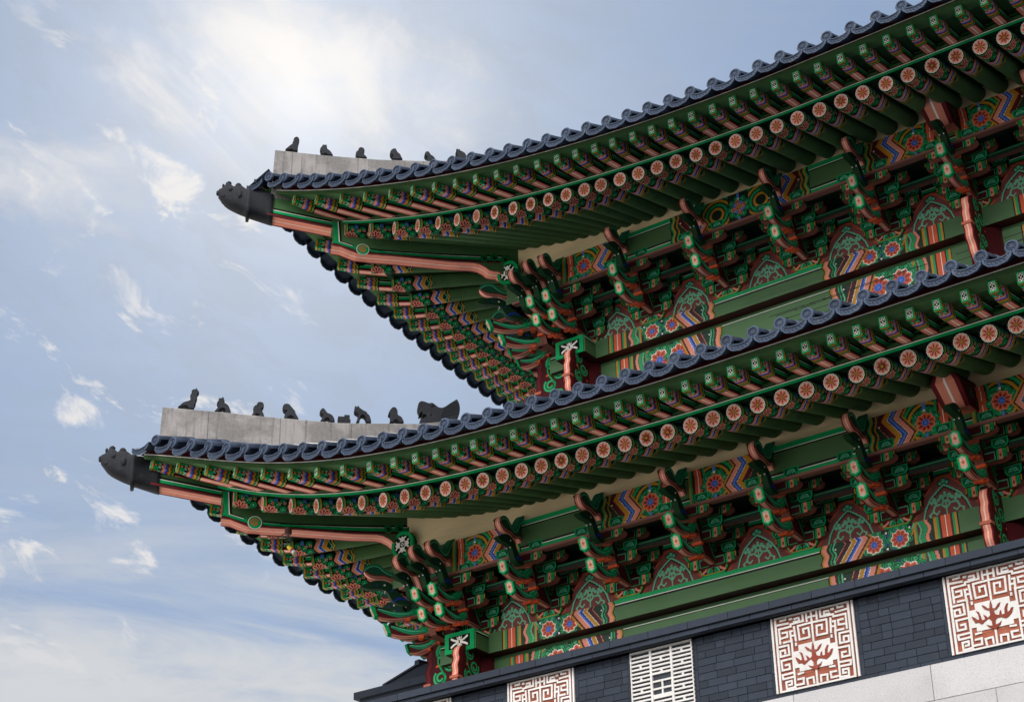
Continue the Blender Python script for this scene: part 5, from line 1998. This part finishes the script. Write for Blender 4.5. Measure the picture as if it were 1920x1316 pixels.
def bracket(M, kind, arms=True, cols=False):
    """kind: 'plain', 'column', 'diag', 'extra' (tongues grown from a cross arm at the corner)"""
    b = PR.put('web', 'bracket_set', MB_W, PAV, M, 'bracket sets under the eaves')
    for dy, dz in ((0, 0), (-.18, .285)):
        PR.put('tongue', 'bracket_tongue', MB_T, b, M @ TR(0, dy, dz))
    if kind == 'column':
        PR.put('beam', 'beam_head', MB_BH, b, M)
        PR.put('bird', 'bird_head', MB_B, b, M)
    else:
        PR.put('head', 'cloud_head', MB_H, b, M)
        PR.put('bird', 'bird_head', MB_B, b, M)
    if kind in ('plain', 'column'):
        PR.put('base', 'base_block', MB_J, b, M)
    if arms:
        for y, z, h in ((.0, .12, .42), (.0, .46, .60), (-.37, .40, .42), (-.37, .74, .60), (-.74, .66, .42)):
            a = PR.put('arm%.2f' % h, 'cross_arm', MB_A[h], b, M @ TR(0, y + .03, z))
            for sg in (-1, 1):
                PR.put('block', 'bearing_block', MB_S, b, M @ TR(sg * (h - .10), y + .02, z + .17))
    return b


def brackets(S, nfront, nside, cols):
    zb = S.zb
    for i in range(1, nfront + 1):
        M = TR(*S.Tf((i * 1.5, -.31, zb + .06)))
        bracket(M, 'column' if i in cols else 'plain')
    for i in range(1, nside + 1):
        M = TR(*S.Tf((-.31, i * 1.5, zb + .06))) @ RZ(-pi / 2)
        bracket(M, 'plain')
    # corner cluster
    bracket(TR(*S.Tf((.12, -.31, zb + .015))), 'plain')
    bracket(TR(*S.Tf((-.31, .12, zb + .015))) @ RZ(-pi / 2), 'plain')
    d = TR(*S.Tf((-.22, -.22, zb + .02))) @ RZ(-pi / 4) @ Matrix.Diagonal((1, 1.22, 1, 1))
    bracket(d, 'diag', False)
    bracket(TR(*S.Tf((-.20, -.34, zb - .0))), 'extra', False)
    bracket(TR(*S.Tf((-.34, -.20, zb - .0))) @ RZ(-pi / 2), 'extra', False)
    for M in (TR(*S.Tf((-.50, -.36, zb - .10))), TR(*S.Tf((-.36, -.50, zb - .06))) @ RZ(-pi / 2)):
        b = PR.put('web', 'bracket_set', MB_W, PAV, M, 'bracket sets under the eaves')
        PR.put('head', 'cloud_head', MB_H, b, M)
        PR.put('bird', 'bird_head', MB_B, b, M)
    for c in cols:
        PR.put('post', 'post_ornament', MB_P, PAV, TR(*S.Tf((c * 1.5, -.31, zb))), 'scrolled tongues in front of the columns')
    PR.put('post', 'post_ornament', MB_P, PAV, TR(*S.Tf((.05, -.33, zb - .30))), 'scrolled tongues in front of the columns')
    PR.put('post', 'post_ornament', MB_P, PAV, TR(*S.Tf((-.40, -.12, zb + .0))) @ RZ(-pi / 2) @ Matrix.Diagonal((1.2, 1.2, 1.15, 1)), 'scrolled tongues in front of the columns')


body(LOW, (0, 9.0), ((0, 0), (4.5, 0), (9.0, 0)), False)
body(UPP, (0, 7.5), ((0, 0), (3.75, 1), (7.5, 0)), True)
brackets(LOW, 9, 4, (6,))
brackets(UPP, 8, 4, (5,))

# ------------------------------------------------------------------ ridge figures
FIGS = [
('L1',0,-3.556,3.992,[(-0.168,0.0),(-0.107,0.072),(-0.053,0.107),(0.009,0.132),(0.039,0.192),(0.022,0.238),(0.047,0.287),(0.04,0.319),(0.062,0.347),(0.098,0.352),(0.118,0.382),(0.135,0.352),(0.168,0.306),(0.142,0.262),(0.142,0.188),(0.127,0.134),(0.121,0.071),(0.104,0.049),(0.095,-0.02),(0.001,-0.016),(-0.006,0.019),(-0.076,0.021),(-0.112,0.001)]),
('L2',0,-3.147,3.947,[(-0.139,0.0),(-0.08,0.093),(-0.081,0.13),(-0.101,0.16),(-0.094,0.192),(-0.071,0.215),(-0.074,0.257),(-0.036,0.254),(-0.001,0.283),(0.026,0.211),(0.019,0.179),(0.087,0.136),(0.118,0.08),(0.139,0.018),(0.134,-0.024),(0.011,-0.016),(0.046,0.012),(0.026,0.053),(-0.012,0.061),(-0.047,0.032),(-0.069,-0.006)]),
('L3',0,-2.729,3.901,[(-0.117,0.0),(-0.069,0.089),(-0.078,0.152),(-0.065,0.189),(-0.028,0.218),(-0.011,0.261),(0.034,0.275),(0.082,0.262),(0.1,0.216),(0.082,0.167),(0.055,0.139),(0.091,0.078),(0.117,-0.01),(0.024,-0.005),(0.017,0.031),(-0.011,0.038),(-0.038,0.017),(-0.048,-0.005)]),
('L4',0,-2.338,3.884,[(-0.112,0.0),(-0.087,0.117),(-0.06,0.151),(-0.097,0.15),(-0.127,0.178),(-0.136,0.23),(-0.121,0.268),(-0.084,0.287),(-0.026,0.28),(0.013,0.235),(0.077,0.159),(0.093,0.108),(0.134,0.036),(0.136,0.0),(0.059,0.002),(0.053,0.031),(0.019,0.055),(-0.013,0.055),(-0.042,0.036),(-0.052,-0.002)]),
('L5',0,-1.895,3.881,[(-0.119,0.0),(-0.071,0.103),(-0.109,0.138),(-0.129,0.179),(-0.112,0.223),(-0.075,0.248),(-0.045,0.227),(0.004,0.161),(0.062,0.138),(0.11,0.089),(0.129,0.0),(0.037,-0.006),(0.041,0.031),(0.007,0.061),(-0.031,0.043),(-0.058,-0.001)]),
('L7',0,-1.466,3.901,[(-0.112,0.0),(-0.08,0.138),(-0.132,0.182),(-0.148,0.218),(-0.138,0.299),(-0.121,0.307),(-0.107,0.285),(-0.088,0.31),(-0.069,0.303),(-0.053,0.272),(0.025,0.219),(0.063,0.205),(0.083,0.169),(0.121,0.129),(0.148,0.009),(0.066,0.007),(0.056,0.061),(0.026,0.118),(-0.012,0.131),(-0.04,0.087),(-0.06,0.001)]),
('L8',0,-1.061,3.930,[(-0.112,0.0),(-0.098,0.059),(-0.103,0.144),(-0.133,0.155),(-0.119,0.217),(-0.081,0.279),(-0.042,0.297),(-0.004,0.284),(0.025,0.237),(0.035,0.153),(0.083,0.124),(0.119,0.073),(0.133,0.01),(0.042,0.006),(0.033,0.035),(-0.001,0.049),(-0.03,0.037),(-0.044,0.004)]),
('U1',1,-3.859,9.382,[(-0.125,0.0),(-0.052,0.087),(0.012,0.148),(0.001,0.178),(0.025,0.205),(0.018,0.254),(0.057,0.289),(0.098,0.284),(0.125,0.239),(0.117,0.189),(0.11,0.139),(0.104,0.065),(0.094,-0.02),(0.002,-0.013),(-0.013,0.01),(-0.039,-0.008)]),
('U2',1,-3.413,9.332,[(-0.114,0.0),(-0.084,0.046),(-0.117,0.117),(-0.112,0.154),(-0.083,0.188),(-0.078,0.213),(-0.028,0.212),(-0.005,0.223),(0.009,0.166),(0.016,0.13),(0.069,0.085),(0.105,0.033),(0.117,-0.009),(0.025,-0.005),(-0.002,0.017),(-0.032,0.02),(-0.052,-0.002)]),
('U3',1,-2.961,9.327,[(-0.091,0.0),(-0.099,0.11),(-0.078,0.143),(-0.054,0.164),(-0.049,0.208),(0.003,0.231),(0.054,0.199),(0.061,0.156),(0.035,0.092),(0.078,0.053),(0.099,0.0)]),
('U4',1,-2.504,9.344,[(-0.084,0.0),(-0.059,0.083),(-0.095,0.11),(-0.11,0.171),(-0.087,0.217),(-0.036,0.246),(0.001,0.231),(0.028,0.172),(0.08,0.121),(0.101,0.067),(0.11,0.016)]),
('U5',1,-2.048,9.364,[(-0.071,-.03),(-0.061,0.093),(-0.088,0.115),(-0.11,0.15),(-0.103,0.194),(-0.066,0.219),(-0.025,0.202),(0.007,0.149),(0.069,0.099),(0.11,-0.03)]),
('U6',1,-1.636,9.43,[(-0.115,-.05),(-0.084,0.129),(-0.105,0.165),(-0.1,0.259),(-0.078,0.261),(-0.063,0.25),(-0.042,0.265),(-0.021,0.229),(0.032,0.203),(0.084,0.145),(0.115,-0.05)]),
]
FIG_LABEL = dict(
    L1='tallest clay figure of the lower ridge, sitting upright at the very end of the ridge',
    L2='horned clay beast on the lower ridge, second from the ridge end, leaning on straight forelegs',
    L3='clay beast with its round head raised, third from the end of the lower ridge',
    L4='stout clay beast with a heavy drooping head, fourth from the end of the lower ridge',
    L5='clay beast with small pointed ears, on the lower ridge just left of the broken stub',
    L7='clay beast with two upright ears and a spiny back, right of the broken stub',
    L8='clay beast with a round maned head, on the lower ridge nearest the big dragon head',
    U1='upright clay figure with a round head at the very end of the upper ridge',
    U2='small horned clay beast, second from the end of the upper ridge',
    U3='squat clay beast with its head turned back, third from the end of the upper ridge',
    U4='hunched clay beast with a thick neck, fourth from the end of the upper ridge',
    U5='clay beast with a bent neck, partly hidden by tiles, fifth on the upper ridge',
    U6='clay beast with two pointed ears showing just above the tiles of the upper roof')


def pillow(name, poly, half, M, mat, col, sm=3):
    """rounded body from a silhouette in the local x-z plane"""
    mb = MB()
    pts = smooth_curve(poly + [poly[0]], sm)[:-1] if sm > 1 else poly
    n = len(pts)
    cx = sum(p[0] for p in pts) / n
    cz = sum(p[1] for p in pts) / n
    # inward offset along local normals
    area = sum(pts[i][0] * pts[(i + 1) % n][1] - pts[(i + 1) % n][0] * pts[i][1] for i in range(n))
    sg = 1 if area > 0 else -1

    def inset(d):
        out = []
        for i in range(n):
            a, b = pts[i - 1], pts[(i + 1) % n]
            dx, dz = b[0] - a[0], b[1] - a[1]
            L = sqrt(dx * dx + dz * dz) or 1
            out.append((pts[i][0] - sg * dz / L * d, pts[i][1] + sg * dx / L * d))
        return out
    ins = min(.009, half * .11)
    lay_ = [(-half, ins), (-half * .82, ins * .45), (-half * .45, 0), (half * .45, 0), (half * .82, ins * .45), (half, ins)]
    rings = [[(x, t, z) for x, z in inset(d)] for t, d in lay_]
    mb.loft(rings, col, caps=False, smooth=False)
    tris = tessellate_polygon([[Vector((x, z, 0)) for x, z in inset(ins)]])
    for t, ring in ((-half, rings[0]), (half, rings[-1])):
        for tr in tris:
            mb.face([ring[i] for i in tr], col)
    return mb.mesh(name)


def fig_matrix(S, q, z):
    p = S.Tf((q, q, z))
    return TR(*p) @ RZ(pi / 4)


GREY = hexc('222429')
for key, up, q, z, poly in FIGS:
    S = UPP if up else LOW
    me = pillow('ridge_figure', poly, .085, None, M_CLAY, GREY)
    line = UP_RIDGE if up else LO_RIDGE
    link('ridge_figure', me, None, fig_matrix(S, q, z), M_CLAY, FIG_LABEL[key], 'roof figure', 'clay figures on the roof ridges')
stub = MB()
stub.box(-.105, 0, -.07, .07, -.03, .105, GREY)
stub.box(.002, .093, -.075, .075, -.03, .137, shade(GREY, .9, .9))
stub.box(-.09, .108, -.085, .085, -.03, .05, shade(GREY, .8, .8))
link('broken_figure_stub', stub.mesh('broken_figure_stub'), None, fig_matrix(LOW, -1.69, 3.888 - .005), M_CLAY,
     'low blocky stub of a broken clay figure on the lower ridge', 'roof figure')
DR = [(-.325,-.04),(-.33,.051),(-.306,.104),(-.272,.067),(-.252,.109),(-.22,.101),(-.244,.142),(-.292,.133),(-.302,.186),(-.346,.162),(-.34,.232),(-.363,.273),(-.361,.37),(-.312,.405),(-.244,.394),(-.182,.371),(-.138,.385),(-.09,.366),(-.022,.311),(.037,.299),(.095,.324),(.183,.395),(.291,.472),(.319,.468),(.358,.374),(.363,.267),(.337,.168),(.299,.102),(.26,-.04)]
dm = pillow('dragon_head', DR, .13, None, M_CLAY, GREY, 2)
drag = link('ridge_dragon_head', dm, None, fig_matrix(LOW, -.536, 3.945), M_CLAY,
            'big clay dragon head with open jaws and a swept-back feathered crest on the lower ridge', 'ridge ornament')
cr = MB()
for k in range(6):
    pts = smooth_curve([(.02 + .01 * k, .10 + .03 * k), (.13, .13 + .035 * k), (.25, .19 + .045 * k), (.335 - .006 * k * k * .4, .22 + .045 * k)], 5)
    for sg in (-1, 1):
        rings = [[(x + .0, sg * .128 + .012 * cos(2 * pi * i / 6), z + .012 * sin(2 * pi * i / 6)) for i in range(6)] for x, z in pts]
        cr.loft(rings, GREY)
link('crest_feathers', cr.mesh('crest_feathers'), drag, WM[drag.name], M_CLAY)
ey = MB()
for sg in (-1, 1):
    for x, z, r in ((-.135, .33, .045), (-.32, .34, .03), (-.16, .15, .035)):
        rings = [[(x + r * cos(a) * cos(2 * pi * i / 10), sg * (.12 + r * .6 * sin(a)), z + r * cos(a) * sin(2 * pi * i / 10)) for i in range(10)] for a in (0, .5, 1.0, 1.45)]
        ey.loft(rings, GREY)
link('eye', ey.mesh('eye'), drag, WM[drag.name], M_CLAY)

# ------------------------------------------------------------------ cable hanging under the lower corner rafter
def tube(mb, pts, r, col, n=7):
    rings = []
    for i, p in enumerate(pts):
        d = (Vector(pts[min(i + 1, len(pts) - 1)]) - Vector(pts[max(i - 1, 0)])).normalized()
        s = d.cross(Vector((.31, .2, .93))).normalized()
        u = s.cross(d)
        rings.append([tuple(Vector(p) + r * (cos(2 * pi * k / n) * s + sin(2 * pi * k / n) * u)) for k in range(n)])
    mb.loft(rings, col)


c0 = Vector(LOW.Tf((-2.19, -2.43, 1.80)))
root = link('hanging_cable', None, None, TR(*c0), label='thin wire with a striped plug hanging from a small box under the lower corner rafter', cat='cable')
b_ = MB()
b_.loft([[tuple(c0 + Vector((r * cos(2 * pi * k / 12), r * sin(2 * pi * k / 12), z))) for k in range(12)] for r, z in ((.06, .035), (.06, -.06), (.045, -.075))], hexc('6b4a44'), smooth=False)
link('junction_box', b_.mesh('junction_box'), root, TR(0, 0, 0), M_PAINT)
b_ = MB()
tube(b_, [tuple(c0 + Vector(v)) for v in ((0, 0, -.07), (.01, 0, -.18), (-.02, -.02, -.25), (.03, -.01, -.30))], .008, hexc('4a4a4c'))
tube(b_, [tuple(c0 + Vector(v)) for v in ((-.05, 0, -.02), (-.22, -.03, -.10), (-.20, -.03, -.21), (-.08, -.02, -.24), (.03, -.01, -.30))], .007, hexc('4a4a4c'))
link('wire', b_.mesh('wire'), root, TR(0, 0, 0), M_PAINT)
b_ = MB()
for k, c in enumerate(('e3c53a', 'e3c53a', 'a03a6a', 'd8d4cc')):
    b_.loft([[tuple(c0 + Vector((.03 + .035 * (k + e) + .035 * cos(2 * pi * i / 10) * .7, -.01 + .035 * sin(2 * pi * i / 10), -.30 - .036 * (k + e) + .035 * cos(2 * pi * i / 10) * .7))) for i in range(10)] for e in (0, 1)], hexc(c), smooth=False)
link('plug', b_.mesh('plug'), root, TR(0, 0, 0), M_PAINT)
